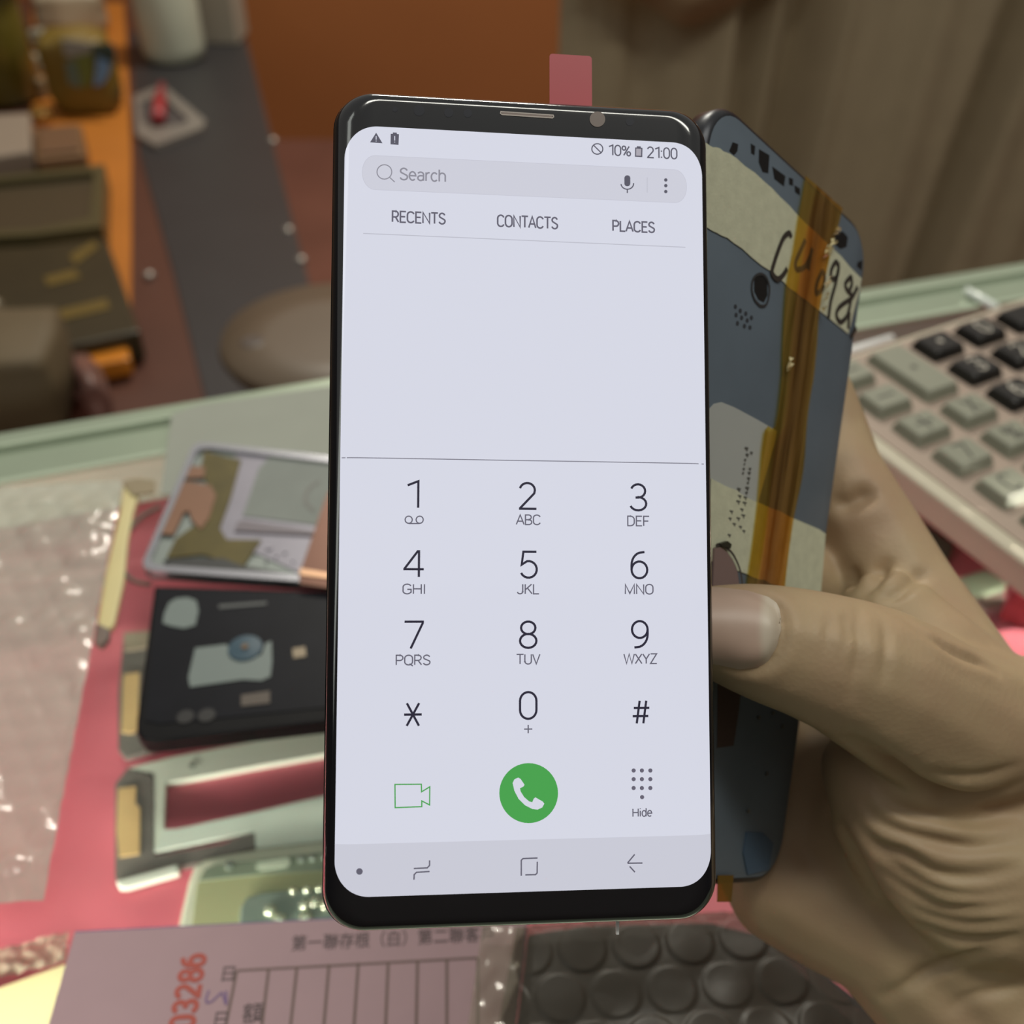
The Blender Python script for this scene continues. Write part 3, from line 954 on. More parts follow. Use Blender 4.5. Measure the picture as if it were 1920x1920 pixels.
# creases: picture-measured polylines pressed into the skin where they fall
creases = [
    # thumb joint lines
    ([(1592, 1140), (1586, 1165), (1590, 1195), (1585, 1230)], .9, .35), ([(1612, 1130), (1608, 1170), (1612, 1215), (1604, 1270), (1598, 1320)], 1.1, .55), ([(1655, 1160), (1662, 1200), (1660, 1250), (1655, 1290)], 1.0, .4),
    ([(1560, 1150), (1552, 1190), (1556, 1230)], .8, .25),
    # web and index creases
    ([(1612, 1120), (1640, 1090), (1655, 1070), (1672, 1045)], 1.6, 1.0), ([(1640, 1124), (1675, 1116), (1710, 1090), (1748, 1070)], 1.6, .9), ([(1555, 935), (1585, 945), (1620, 930), (1650, 925)], 2.2, 1.2),
    ([(1690, 1160), (1762, 1204), (1800, 1226), (1850, 1246), (1884, 1272)], 1.3, .8), ([(1600, 1060), (1604, 1085), (1596, 1108)], 1.4, .5),
    # thenar lower border
    ([(1580, 1376), (1624, 1404), (1672, 1440), (1697, 1460), (1741, 1481), (1793, 1494), (1862, 1490), (1930, 1466)], 2.2, 1.9),
    # fans of wrinkles
    ([(1740, 1440), (1790, 1455), (1850, 1452), (1925, 1430)], 1.3, .45),
    ([(1640, 1480), (1690, 1516), (1760, 1532), (1840, 1534), (1925, 1518)], 1.6, 1.1), ([(1610, 1500), (1660, 1548), (1740, 1575), (1820, 1588), (1925, 1576)], 1.5, 1.0),
    ([(1590, 1520), (1640, 1580), (1700, 1606), (1760, 1640), (1840, 1644), (1925, 1620)], 1.6, 1.1), ([(1620, 1570), (1690, 1632), (1760, 1672), (1840, 1680), (1925, 1662)], 1.4, .8),
    ([(1640, 1620), (1700, 1668), (1770, 1704), (1850, 1706), (1925, 1690)], 1.4, .9), ([(1660, 1660), (1730, 1712), (1800, 1732), (1870, 1732), (1925, 1720)], 1.3, .7), ([(1700, 1722), (1780, 1758), (1850, 1764), (1925, 1752)], 1.5, .9),
    # deep furrow left of the wrinkles
    ([(1562, 1520), (1582, 1572), (1612, 1630), (1650, 1690), (1700, 1745), (1748, 1772)], 3.0, 1.7),
    # wrist lines
    ([(1640, 1872), (1668, 1866), (1704, 1846), (1736, 1822), (1804, 1797), (1860, 1780), (1925, 1758)], 1.5, .8), ([(1770, 1900), (1823, 1868), (1880, 1856), (1925, 1846)], 1.3, .6),
    # nail fold
    ([(1370, 1103), (1410, 1112), (1440, 1124), (1460, 1142), (1467, 1170), (1463, 1205), (1448, 1238), (1420, 1255), (1385, 1256), (1348, 1246)], 1.3, .9),
]
V0 = np.array([v.co[:] for v in bm.verts])
bm.normal_update()
N0 = np.array([v.normal[:] for v in bm.verts])
disp = np.zeros(len(V0))
for pts, wd, dp in creases:
    line = []
    for p in smooth_line(pts, 6):
        h, n = cast(p[0], p[1])
        if h is not None:
            line.append(h)
    if len(line) < 3:
        continue
    L = np.array(line)
    A, B = L[:-1], L[1:]
    lo, hi = L.min(0) - .012, L.max(0) + .012
    idx = np.where(np.all((V0 > lo) & (V0 < hi), axis=1))[0]
    P = V0[idx][:, None, :]
    AB = B - A
    tt = np.clip(((P - A) * AB).sum(2) / ((AB * AB).sum(1) + 1e-12), 0, 1)
    D = np.linalg.norm(P - (A + AB * tt[..., None]), axis=2)
    j = D.argmin(1)
    d = D[np.arange(len(idx)), j]
    pos = (j + tt[np.arange(len(idx)), j]) / len(A)
    fade = np.clip(np.minimum(pos + (.12 if line[0].x > .2 else 0), 1 - pos + (.4 if line[-1].x > .115 else 0)) / .32, .04, 1)
    w = wd * .001
    dp *= 1.75
    disp[idx] += -dp * .001 * fade * np.exp(-(d / w) ** 2) + .12 * dp * .001 * fade * np.exp(-((d - 2.2 * w) / (1.1 * w)) ** 2)
Vn = V0 + N0 * disp[:, None]
for v, c in zip(bm.verts, Vn):
    v.co = c
for _ in range(2):
    bmesh.ops.smooth_vert(bm, verts=bm.verts, factor=.5, use_axis_x=True, use_axis_y=True, use_axis_z=True)
# nail patch measured on the thumb before it is written back
bv = BVHTree.FromBMesh(bm)
nailv, nailc = [], []
NU, NV = 26, 18


def nail_half(x):                 # upper and lower border of the nail plate at picture column x
    top = np.interp(x, [1300, 1345, 1400, 1440, 1456, 1462, 1465], [1100, 1101, 1107, 1119, 1130, 1142, 1164])
    bot = np.interp(x, [1300, 1345, 1385, 1420, 1440, 1456, 1465], [1240, 1246, 1255, 1252, 1240, 1214, 1178])
    return top, bot


for j in range(NU + 1):
    x = 1312 + (1464.5 - 1312) * (1 - (1 - j / NU) ** 1.6)
    t_, b_ = nail_half(x)
    for i in range(NV + 1):
        s_ = i / NV
        h, n = cast(x, t_ + (b_ - t_) * s_)
        if h is None:
            h, n = at(x, t_ + (b_ - t_) * s_, 208), -AF
        e = min(1, 4 * min(s_, 1 - s_), 5 * (1 - j / NU))
        nailv.append(h + n * (.00005 + .00045 * e ** .6))
        nailc.append(np.clip((x + 6 * math.sin(s_ * 3.1) - 1424) / 14, 0, 1))
bm.to_mesh(hme)
bm.free()
for p in hme.polygons:
    p.use_smooth = True


def skin_mat():
    m = bpy.data.materials.new('skin')
    m.use_nodes = True
    nt = m.node_tree
    b = nt.nodes['Principled BSDF']
    tc = nt.nodes.new('ShaderNodeTexCoord')
    n1 = nt.nodes.new('ShaderNodeTexNoise')
    n1.inputs['Scale'].default_value = 38
    n1.inputs['Detail'].default_value = 4
    cr = nt.nodes.new('ShaderNodeValToRGB')
    cr.color_ramp.elements[0].position = .35
    cr.color_ramp.elements[0].color = (.365, .25, .155, 1)
    cr.color_ramp.elements[1].position = .65
    cr.color_ramp.elements[1].color = (.38, .285, .168, 1)
    nt.links.new(tc.outputs['Object'], n1.inputs['Vector'])
    nt.links.new(n1.outputs['Fac'], cr.inputs[0])
    n2 = nt.nodes.new('ShaderNodeTexVoronoi')
    n2.inputs['Scale'].default_value = 900
    n3 = nt.nodes.new('ShaderNodeTexNoise')
    n3.inputs['Scale'].default_value = 260
    n3.inputs['Detail'].default_value = 5
    nt.links.new(tc.outputs['Object'], n2.inputs['Vector'])
    nt.links.new(tc.outputs['Object'], n3.inputs['Vector'])
    ad = nt.nodes.new('ShaderNodeMath')
    nt.links.new(n2.outputs['Distance'], ad.inputs[0])
    nt.links.new(n3.outputs['Fac'], ad.inputs[1])
    bp = nt.nodes.new('ShaderNodeBump')
    bp.inputs['Strength'].default_value = .10
    bp.inputs['Distance'].default_value = .0004
    nt.links.new(ad.outputs[0], bp.inputs['Height'])
    nt.links.new(bp.outputs[0], b.inputs['Normal'])
    nt.links.new(cr.outputs[0], b.inputs['Base Color'])
    b.inputs['Roughness'].default_value = .52
    b.inputs['Specular IOR Level'].default_value = .35
    b.inputs['Subsurface Weight'].default_value = .08
    b.inputs['Subsurface Radius'].default_value = (.003, .0012, .0006)
    b.inputs['Subsurface Scale'].default_value = 1
    return m


hme.materials.clear()
hme.materials.append(skin_mat())
person = bpy.data.objects.new('person', hme)
COL.objects.link(person)
tag(person, 'bare hand reaching in from the right, thumb pressed across the taped phone back', 'person')
nf = [[j * (NV + 1) + i, j * (NV + 1) + i + 1, (j + 1) * (NV + 1) + i + 1, (j + 1) * (NV + 1) + i] for j in range(NU) for i in range(NV)]
mn = mat('nail_plate', (.42, .30, .235), .42, var=.05, scale=150, spec=.5)
nail = link('thumbnail', nailv, nf, mn, person, True)
ca = nail.data.color_attributes.new('lunula', 'FLOAT_COLOR', 'POINT')
for i, c in enumerate(nailc):
    ca.data[i].color = (c, c, c, 1)
nt = mn.node_tree
at_ = nt.nodes.new('ShaderNodeAttribute')
at_.attribute_name = 'lunula'
mx = nt.nodes.new('ShaderNodeMix')
mx.data_type = 'RGBA'
mx.inputs[7].default_value = (.50, .43, .34, 1)
src = nt.nodes['Principled BSDF'].inputs['Base Color'].links[0].from_socket
nt.links.new(src, mx.inputs[6])
nt.links.new(at_.outputs['Fac'], mx.inputs[0])
nt.links.new(mx.outputs[2], nt.nodes['Principled BSDF'].inputs['Base Color'])
nail['label'] = 'pale thumbnail with a lighter base'

# ------------------------------------------------------------------ desk calculator
ZC = .016
K00, KA, KB = onz(1661, 741, ZC + .006), onz(1892, 903, ZC + .006), onz(1823 - 0, 760, ZC + .006)
va = (KA - K00) / 3
vb = (KB - (K00 + va))
ang = math.atan2(va.y, va.x)
pa = va.length
eb = Vector((-va.y, va.x, 0)).normalized()
if eb.dot(vb) < 0:
    eb = -eb
pb = abs(vb.dot(eb))
ea = va.normalized()
mw = Matrix([[ea.x, eb.x, 0, K00.x], [ea.y, eb.y, 0, K00.y], [0, 0, 1, 0], [0, 0, 0, 1]])
calc = root('desk_calculator', 'cream desk calculator with pale and black keys at the right edge', 'calculator', mw)
m_cal = mat('cream_plastic', (.47, .43, .33), .5, var=.05)
m_cals = mat('cream_plastic_side', (.42, .355, .30), .5, var=.05)
m_keyw = mat('grey_white_key', (.22, .225, .172), .5, var=.05)
m_keyb = mat('black_key', (.010, .009, .008), .35, var=.2)
m_gw = mat('key_white_print', (.45, .42, .36), .5)
m_gb = mat('key_grey_print', (.045, .044, .036), .5)
x0, x1, y0, y1 = -pa * 1.75, pa * 6.5, -pb * .93, pb * 5.5
bd = MB()
bd.prism(rrect(x0, y0, x1, y1, .004), .0004, ZC)
bd.build('body', [m_cal], calc, bevel=.0022, seg=3)
pl_ = MB()
pl_.prism(rrect(x0 + .004, y0 + .0075, x1 - .004, y1 - .004, .003), ZC, ZC + .0006)
pl_.build('key_bed', mat('pinkish_key_bed', (.33, .255, .205), .55), calc)
cal_glyph = {(0, 0): '-', (1, 0): '+', (2, 0): '7', (3, 0): 'C', (-1, 0): '-', (1, 1): 'X', (2, 1): '%', (0, 2): '3', (-1, 3): '0', (0, 3): '2', (1, 2): '6', (1, 3): '5', (2, 2): '9', (2, 3): '8', (3, 1): 'A', (-1, 2): '.', (-1, 1): '.'}


def key(ia, ib, la, white):
    mb = MB()
    cx, cy = ia * pa, ib * pb
    hw_, hh_ = (pa * la - pa * .26) / 2, (pb - pb * .26) / 2
    zb = ZC + .0006
    mb.v += [(x, y, zb) for x, y in rrect(cx - hw_, cy - hh_, cx + hw_, cy + hh_, .0018, 4)]
    mb.v += [(x, y, zb + .0048) for x, y in rrect(cx - hw_ + .0015, cy - hh_ + .0015, cx + hw_ - .0015, cy + hh_ - .0015, .0018, 4)]
    mb.v += [(x, y, zb + .0054) for x, y in rrect(cx - hw_ + .0022, cy - hh_ + .0022, cx + hw_ - .0022, cy + hh_ - .0022, .0018, 4)]
    k = len(mb.v) // 3
    for j in range(2):
        for i in range(k):
            i2 = (i + 1) % k
            mb.f.append([j * k + i, j * k + i2, (j + 1) * k + i2, (j + 1) * k + i])
    mb.f += [list(range(k)), list(range(2 * k, 3 * k))]
    mb.mi = [0] * len(mb.f)
    o = mb.build('key', [m_keyw if white else m_keyb], calc)
    g = cal_glyph.get((ia if la == 1 else -1, ib))
    if g:
        gm = MB()
        zt = zb + .00555
        s = pb * .34
        gx, gy = (cx, cy)
        # print reads along the row direction, its foot towards +a
        put = lambda a, b: (gx + (b - .5) * -s, gy + (a - .5) * s)
        if g == '-':
            ls = [[(.0, .5), (1., .5)]]
        elif g == '.':
            gm.flat([(gx + .0016 * math.cos(t * .5236), gy + .0016 * math.sin(t * .5236)) for t in range(12)], zt)
            ls = []
        else:
            ls, tw = text_strokes(g)
            ls = [[(a + .5 - tw / 2, b) for a, b in l] for l in ls]
        for l in ls:
            gm.stroke([put(*p) for p in l], .0011, zt)
        gm.build('key_print', m_gb if white else m_gw, o)
    return o


for (ia, ib) in ((-1, 0), (0, 0), (1, 0), (2, 0), (3, 0), (4, 0), (1, 1), (2, 1), (3, 1)):
    key(ia, ib, 1, True)
key(-.5, 1, 2, True)
for ib in (2, 3, 4):
    for ia in (-1, 0, 1, 2, 3):
        key(ia, ib, 1, False)

# ------------------------------------------------------------------ things lying on the counter, left side
def flat_thing(name, label, cat, cpx, h=0.0):
    p = onz(*cpx, h)
    return root(name, label, cat, loc=(p.x, p.y, h)), (p.x, p.y)


# white paper
pr, po = flat_thing('paper_sheet', 'white paper sheet at the back edge of the counter, under the silver frame', 'paper', (460, 820))
MB().prism(gpoly([(322, 776), (371, 759), (500, 741), (640, 720), (760, 702), (760, 900), (560, 940), (300, 925)], .0056, po), .0049, .0056).build('sheet', mat('white_paper', (.27, .285, .245), .75, var=.05), pr)
# silver frame
hz = .0105
sf, so = flat_thing('phone_chassis', 'silver phone frame with yellow tape and copper coils lying on the paper', 'phone part', (450, 960))
m_lil = mat('lilac_metal', (.22, .21, .25), .4, metal=.3, var=.12, scale=80)
m_sil = mat('silver_rim', (.42, .42, .46), .25, metal=.75)
m_gre = mat('grey_green_metal', (.21, .24, .225), .45, metal=.2)
SP = lambda pts, h=hz: gpoly(pts, h, so)
outer = [(268, 1052), (360, 838), (372, 830), (395, 830), (640, 858), (900, 886), (900, 1128), (640, 1095), (420, 1080), (285, 1070), (270, 1064)]
inner = [(283, 1050), (372, 846), (384, 842), (640, 868), (890, 895), (890, 1112), (640, 1080), (430, 1066), (300, 1058)]
MB().prism(SP(outer), .0058, hz - .002).build('frame_plate', m_gre, sf)
rm_ = MB()
oo, ii = SP(outer), SP([(x, y) for x, y in ((282, 1046), (368, 848), (376, 841), (398, 840), (640, 868), (890, 896), (890, 1114), (640, 1082), (424, 1068), (296, 1059), (286, 1055))])
n_ = len(oo)
for z in (.0058, hz):
    rm_.v += [(p[0], p[1], z) for p in oo] + [(p[0], p[1], z) for p in ii]
for i in range(n_):
    j = (i + 1) % n_
    rm_.f += [[i, j, 2 * n_ + j, 2 * n_ + i], [n_ + i, n_ + j, 3 * n_ + j, 3 * n_ + i], [2 * n_ + i, 2 * n_ + j, 3 * n_ + j, 3 * n_ + i], [i, j, n_ + j, n_ + i]]
rm_.mi = [0] * len(rm_.f)
rm_.build('metal_rim', m_sil, sf)
z2 = hz - .002
MB().prism(SP([(445, 845), (520, 856), (640, 868), (800, 886), (800, 1095), (560, 1075), (420, 1010), (405, 1002)], z2), z2, z2 + .0005).build('inner_bracket', m_lil, sf)
MB().prism(SP([(510, 850), (640, 862), (800, 880), (800, 1005), (590, 985), (455, 968), (485, 880)], z2 + .0006), z2 + .0005, z2 + .0008).build('battery_bay', mat('pale_bay', (.16, .18, .165), .6, var=.15), sf)
MB().prism(SP([(455, 976), (590, 996), (585, 1004), (440, 996), (445, 980)], z2 + .001), z2 + .0008, z2 + .0013).build('bay_edge', mat('bay_edge_grey', (.14, .12, .14), .5), sf)
MB().prism(SP([(383, 846), (420, 856), (452, 862), (432, 935), (412, 990), (425, 1012), (490, 1012), (456, 1062), (380, 1040), (312, 1046), (330, 1010), (365, 985), (392, 915), (376, 880)], z2 + .001), z2 + .0006, z2 + .0011).build('yellow_tape', mat('yellow_polyimide', (.085, .066, .014), .5, spec=.3, var=.4, scale=90), sf)
m_cop = mat('copper_film', (.19, .095, .055), .5, metal=.25, var=.15)
MB().prism(SP([(345, 873), (385, 875), (382, 895), (345, 896)], z2 + .0016), z2 + .001, z2 + .0016).build('copper_pad', m_cop, sf)
MB().prism(SP([(335, 908), (350, 902), (395, 910), (405, 928), (392, 970), (376, 992), (360, 975), (354, 958), (345, 960), (325, 1002), (298, 1000)], z2 + .0016), z2 + .001, z2 + .0016).build('copper_coil', m_cop, sf)
MB().prism(SP([(305, 1050), (330, 1046), (420, 1046), (455, 1060), (545, 1075), (545, 1090), (420, 1076), (330, 1066)], z2 + .002), z2 + .0005, z2 + .0018).build('dark_gasket', mat('gasket_black', (.02, .022, .022), .5), sf)
MB().prism(SP([(615, 920), (640, 905), (760, 920), (760, 1118), (562, 1092), (560, 1075), (600, 960)], z2 + .003), z2 + .0012, z2 + .0022).build('copper_foil', mat('dark_copper_foil', (.11, .045, .027), .35, metal=.5, var=.2), sf)
MB().prism(SP([(562, 1064), (640, 1078), (760, 1090), (760, 1098), (562, 1076)], z2 + .003), z2 + .0022, z2 + .0026).build('foil_fold', mat('bright_copper', (.55, .33, .20), .3, metal=.6), sf)
ps = MB()
for x, y, r in ((480, 1040, 5), (505, 1030, 12), (520, 1045, 6), (535, 1038, 7), (500, 1055, 5), (550, 1055, 5)):
    ps.lathe([(r * .000115, z2 + .0004), (r * .0001, z2 + .0012)], SP([(x, y)], z2)[0], 14)
ps.build('solder_posts', mat('post_grey', (.24, .23, .27), .35, metal=.5), sf)
MB().stroke(smooth_line(SP([(600, 905), (578, 922), (574, 945), (590, 962)], z2), 4), .0016, z2 + .001).build('speaker_arc', mat('arc_grey', (.11, .11, .10), .5), sf)

# black phone
bk, bo = flat_thing('phone_housing', 'black phone back with two pale stickers lying below the silver frame', 'phone part', (440, 1240))
hb = .0075
BP = lambda pts, h=hb: gpoly(pts, h, bo)
m_bk = mat('matt_black_plastic', (.009, .009, .010), .5, spec=.1, var=.25, scale=80)
MB().prism(BP([(289, 1098), (640, 1108), (860, 1108), (860, 1325), (620, 1352), (290, 1390), (268, 1388), (255, 1370), (256, 1345)]), .0004, hb).build('shell', m_bk, bk, bevel=.0012)
MB().prism(BP([(296, 1104), (640, 1114), (840, 1116), (840, 1300), (620, 1326), (300, 1358), (272, 1352)], hb), hb - .0005, hb + .0003).build('inner_tray', mat('black_tray', (.010, .0105, .014), .45, spec=.1, var=.3), bk)
m_stk = mat('pale_grey_sticker', (.145, .18, .172), .5, var=.06)
zs = hb + .0006
MB().prism(BP([(317, 1130), (330, 1122), (352, 1120), (368, 1126), (372, 1145), (366, 1172), (345, 1178), (322, 1174), (305, 1168), (308, 1150)], zs), hb + .0002, zs).build('small_sticker', m_stk, bk)
MB().prism(BP([(366, 1215), (425, 1208), (440, 1228), (448, 1240), (490, 1228), (498, 1206), (509, 1202), (510, 1240), (507, 1268), (490, 1276), (455, 1274), (356, 1288), (353, 1270)], zs), hb + .0002, zs).build('large_sticker', m_stk, bk)
cb_ = BP([(460, 1216)], zs)[0]
MB().lathe([(.0064, hb + .0003), (.0062, zs + .0006), (.0018, zs + .0008)], cb_, 24).build('blue_disc', mat('blue_rubber', (.018, .055, .085), .4), bk)
MB().lathe([(.0013, zs + .0006), (.0012, zs + .0013)], cb_, 12).build('disc_centre', mat('bronze_dot', (.14, .09, .05), .4, metal=.5), bk)
MB().prism(BP([(548, 1216), (572, 1212), (574, 1230), (550, 1234)], zs), hb + .0002, zs).build('gold_contact', mat('dull_gold', (.20, .16, .11), .4, metal=.4), bk)
MB().prism(BP([(452, 1303), (506, 1295), (506, 1318), (452, 1324)], zs), hb + .0002, zs).build('tan_label', mat('dark_tan', (.085, .068, .055), .6), bk)
hl = MB()
for x, y in ((348, 1345), (388, 1342)):
    hl.lathe([(.0030, hb + .0003), (.003, hb + .0004)], BP([(x, y)])[0], 16)
hl.build('port_holes', mat('hole_black', (.006, .006, .007), .5), bk)
MB().prism(BP([(410, 1134), (500, 1128), (500, 1133), (410, 1141)], zs), hb + .0002, zs).build('grey_bar', mat('dark_grey_bar', (.07, .075, .075), .35), bk)

# frames lying on the pink shelf inside the case
ZS = -.050
hf = ZS + .0028
m_fr = mat('grey_white_frame', (.68, .72, .62), .35, var=.08, scale=30)
m_frd = mat('taupe_frame', (.17, .15, .135), .5, var=.1)
m_tan = mat('tan_strip', (.64, .42, .19), .6, var=.15, scale=60)
m_wht = mat('bright_white_edge', (.72, .74, .66), .3)


def FP(pts, o_, h=hf):
    return gpoly(pts, h, o_)


ff, fo = flat_thing('phone_chassis', 'hollow grey phone frame on the pink shelf, below the black phone back', 'phone part', (430, 1520), ZS)
k_ = lambda pts, z0, z1, nm, m, bev=0.: MB().prism(FP(pts, fo), z0 - ZS, z1 - ZS).build(nm, m, ff, bevel=bev)
k_([(216, 1470), (240, 1440), (290, 1450), (290, 1606), (420, 1582), (478, 1560), (478, 1588), (400, 1612), (335, 1625), (226, 1655), (216, 1645)], ZS, hf, 'side_bar', m_frd)
k_([(240, 1440), (330, 1418), (480, 1390), (640, 1362), (820, 1330), (820, 1372), (640, 1408), (480, 1436), (310, 1468), (306, 1560), (288, 1600), (286, 1455)], ZS, hf, 'upper_bar', m_fr)
k_([(290, 1598), (306, 1556), (330, 1556), (480, 1524), (640, 1486), (820, 1448), (820, 1540), (640, 1574), (480, 1592), (478, 1558)], ZS, hf + .0005, 'lower_bar', mat('pale_green_frame', (.70, .76, .68), .25, var=.12, scale=40))
k_([(222, 1480), (256, 1476), (254, 1508), (263, 1516), (262, 1602), (224, 1608), (219, 1560)], hf, hf + .0006, 'tan_strip', m_tan)
k_([(218, 1654), (335, 1622), (338, 1640), (240, 1668), (224, 1668)], ZS + .001, hf + .0012, 'white_edge', m_wht, .0008)
MB().lathe([(.0011, hf - ZS), (.0011, hf - ZS + .0006)], FP([(360, 1437)], fo)[0], 12).build('mount_hole', mat('hole_grey', (.16, .17, .14), .5), ff)
f2, fo2 = flat_thing('phone_chassis', 'grey phone frame on the pink shelf, mostly hidden under the black phone back', 'phone part', (330, 1300), ZS)
k2 = lambda pts, z0, z1, nm, m: MB().prism(FP(pts, fo2), z0 - ZS, z1 - ZS).build(nm, m, f2)
k2([(232, 1190), (330, 1180), (640, 1160), (640, 1300), (420, 1372), (235, 1420), (222, 1405), (222, 1300)], ZS, hf, 'side_bar', m_frd)
k2([(232, 1266), (262, 1262), (258, 1370), (250, 1376), (228, 1374)], hf, hf + .0006, 'tan_strip', m_tan)
k2([(232, 1188), (290, 1184), (286, 1214), (234, 1222)], hf, hf + .0006, 'pale_corner', mat('beige_corner', (.36, .29, .21), .6))

# olive phone in clear case
ol, oo_ = flat_thing('smartphone', 'olive phone in a clear case on the pink shelf, above the receipt pad', 'smartphone', (480, 1660), ZS)
ho = ZS + .004
kp = lambda pts, z0, z1, nm, m, bev=0.: MB().prism(gpoly(pts, z1, oo_), z0 - ZS, z1 - ZS).build(nm, m, ol, bevel=bev)
kp([(330, 1745), (352, 1650), (362, 1622), (384, 1608), (480, 1590), (640, 1572), (800, 1556), (800, 1800), (320, 1800)], ZS, ho, 'clear_case', mat('milky_case', (.62, .62, .50), .25, var=.1), .002)
kp([(352, 1800), (370, 1660), (380, 1636), (400, 1626), (640, 1602), (800, 1584), (800, 1800)], ho, ho + .0010, 'back_cover', mat('olive_cover', (.43, .43, .24), .35, var=.1, scale=20))
kp([(372, 1652), (384, 1630), (404, 1620), (640, 1594), (800, 1576), (800, 1614), (640, 1630), (480, 1640)], ho + .001, ho + .0016, 'camera_strip', mat('grey_green_strip', (.22, .26, .19), .3, var=.15), .0005)
kp([(484, 1616), (538, 1608), (546, 1614), (540, 1624), (488, 1630), (480, 1624)], ho + .0016, ho + .0021, 'flash_window', mat('pale_window', (.55, .6, .48), .25))
ln = MB()
for x, y, r in ((430, 1622, .0017), (565, 1610, .0014), (585, 1608, .0014), (608, 1606, .0014)):
    c = gpoly([(x, y)], ho + .002, oo_)[0]
    ln.lathe([(r, ho + .0014 - ZS), (r, ho + .0024 - ZS), (r * .6, ho + .0026 - ZS)], c, 16)
ln.build('lens', mat('lens_glass', (.40, .44, .38), .1, metal=.6), ol)
# small grey module beside it
gm_, go_ = flat_thing('camera_module', 'grey rounded module with bright bumps painted as glints, just above the receipt edge', 'phone part', (560, 1700), ho + .0012)
kq = lambda pts, z0, z1, nm, m, bev=0.: MB().prism(gpoly(pts, z1, go_), z0 - ho - .0012, z1 - ho - .0012).build(nm, m, gm_, bevel=bev)
kq([(446, 1742), (450, 1700), (462, 1682), (490, 1672), (640, 1656), (760, 1646), (760, 1780), (446, 1780)], ho + .0012, ho + .003, 'housing', mat('sea_grey_housing', (.22, .27, .23), .22, var=.2), .001)
gl2 = MB()
rg = random.Random(5)
for x, y, r in ((505, 1700, .0022), (570, 1690, .0020), (590, 1684, .0022), (610, 1690, .0020), (625, 1680, .0018), (522, 1717, .0024), (572, 1714, .0024), (548, 1664, .0014), (575, 1662, .0016), (598, 1660, .0014)):
    c = gpoly([(x, y)], ho + .006, go_)[0]
    gl2.lathe([(r, .0014), (r, .0026), (r * .75, .0034), (r * .3, .0038)], c, 14)
gl2.build('lens', mat('painted_module_glint', (.75, .80, .62), .08, metal=.75), gm_, True)  # pale shiny bumps put in for the bright glints on the housing

# cream spudger, thin cable
sp_, so_ = flat_thing('plastic_strip', 'cream plastic strip with a dark tip between the bubble wrap and the silver frame', 'tool', (225, 1050))
MB().prism(gpoly([(232, 905), (258, 902), (264, 912), (250, 960), (240, 1010), (232, 1090), (214, 1170), (206, 1180), (186, 1178), (182, 1168), (196, 1080), (212, 1010), (224, 960)], .003, so_), .0005, .0032).build('blade', mat('cream_strip_plastic', (.60, .52, .26), .5, var=.08), sp_, bevel=.0008)
MB().prism(gpoly([(182, 1168), (206, 1180), (204, 1196), (190, 1212), (176, 1205)], .003, so_), .0005, .0034).build('dark_tip', mat('dark_tip_rubber', (.16, .12, .10), .6), sp_, bevel=.0006)
MB().prism(gpoly([(228, 905), (262, 900), (292, 905), (290, 928), (250, 932)], .003, so_), .0033, .0042).build('brown_clip', mat('brown_clip_plastic', (.25, .20, .12), .5), sp_)
cbp = [onz(x, y, .0015) for x, y in [tuple(p) for p in smooth_line([(300, 950), (262, 972), (238, 1005), (226, 1045), (232, 1072), (252, 1090), (282, 1096)], 5)]]
tag(MB().tube(cbp, .0009, 6).build('thin_cable', mat('dark_green_cable', (.10, .10, .075), .5), None, True), 'thin dark cable looped beside the left end of the silver frame', 'cable')

# bubble envelope on the left
m_bub = mat('milky_bubble_film', (.46, .475, .405), .2, var=.1, scale=40, alpha_mix=.36, tint=(.95, .93, .9), bump=.3, bscale=110, coat=.4)


def bubble_sheet(name, label, cat, quad, h, m, pitch, rb, hb_, nu, nv, seed, warp=.004, zt=0., pw=.5):
    A, B, C, D = [onz(x, y, h) for x, y in quad]      # A-B top edge, D-C bottom edge
    org = (A + B + C + D) / 4
    e1 = (B - A).normalized()
    e2 = Vector((-e1.y, e1.x, 0))

    def fn(u, v):
        p = A.lerp(B, u).lerp(D.lerp(C, u), v)
        d = p - org
        x, y = d.dot(e1), d.dot(e2)
        row = round(y / (pitch * .866))
        off = .5 * pitch * (row % 2)
        cx = round((x - off) / pitch) * pitch + off
        rr = ((x - cx) ** 2 + (y - row * pitch * .866) ** 2) / rb ** 2
        jit_ = .6 + .8 * abs(noise.noise(Vector((cx * 90, row * 1.7, seed))))
        b = hb_ * jit_ * max(0, 1 - rr) ** abs(pw) if rr < 1 else 0
        if pw < 0:
            b = hb_ * jit_ * min(1, max(0, 1 - rr) * 4) ** .6
        wr = warp * (.7 + .8 * v * u) * (noise.noise(Vector((p.x * 22, p.y * 22, seed))) + .5 * noise.noise(Vector((p.x * 70, p.y * 70, seed))))
        e = min(1, 12 * min(u, 1 - u), 12 * min(v, 1 - v))
        return (d.x, d.y, .0012 + b + max(-.0008, wr * e) + zt * e)
    r_ = root(name, label, cat, loc=org)
    MB().grid(nu, nv, fn).build('bubble_film', m, r_, True)
    return r_


bubble_sheet('bubble_wrap', 'milky bubble wrap sheet along the left edge of the counter', 'bubble wrap', [(-120, 925), (232, 905), (84, 1692), (-260, 1716)], .004, m_bub, .0115, .0050, .0010, 100, 170, 2., .005, 0., 1.)
m_bub2 = mat('smoky_bubble_film', (.075, .066, .052), .38, spec=.4, var=.3, scale=50, alpha_mix=.4, tint=(.75, .72, .66), bump=.15, bscale=90)
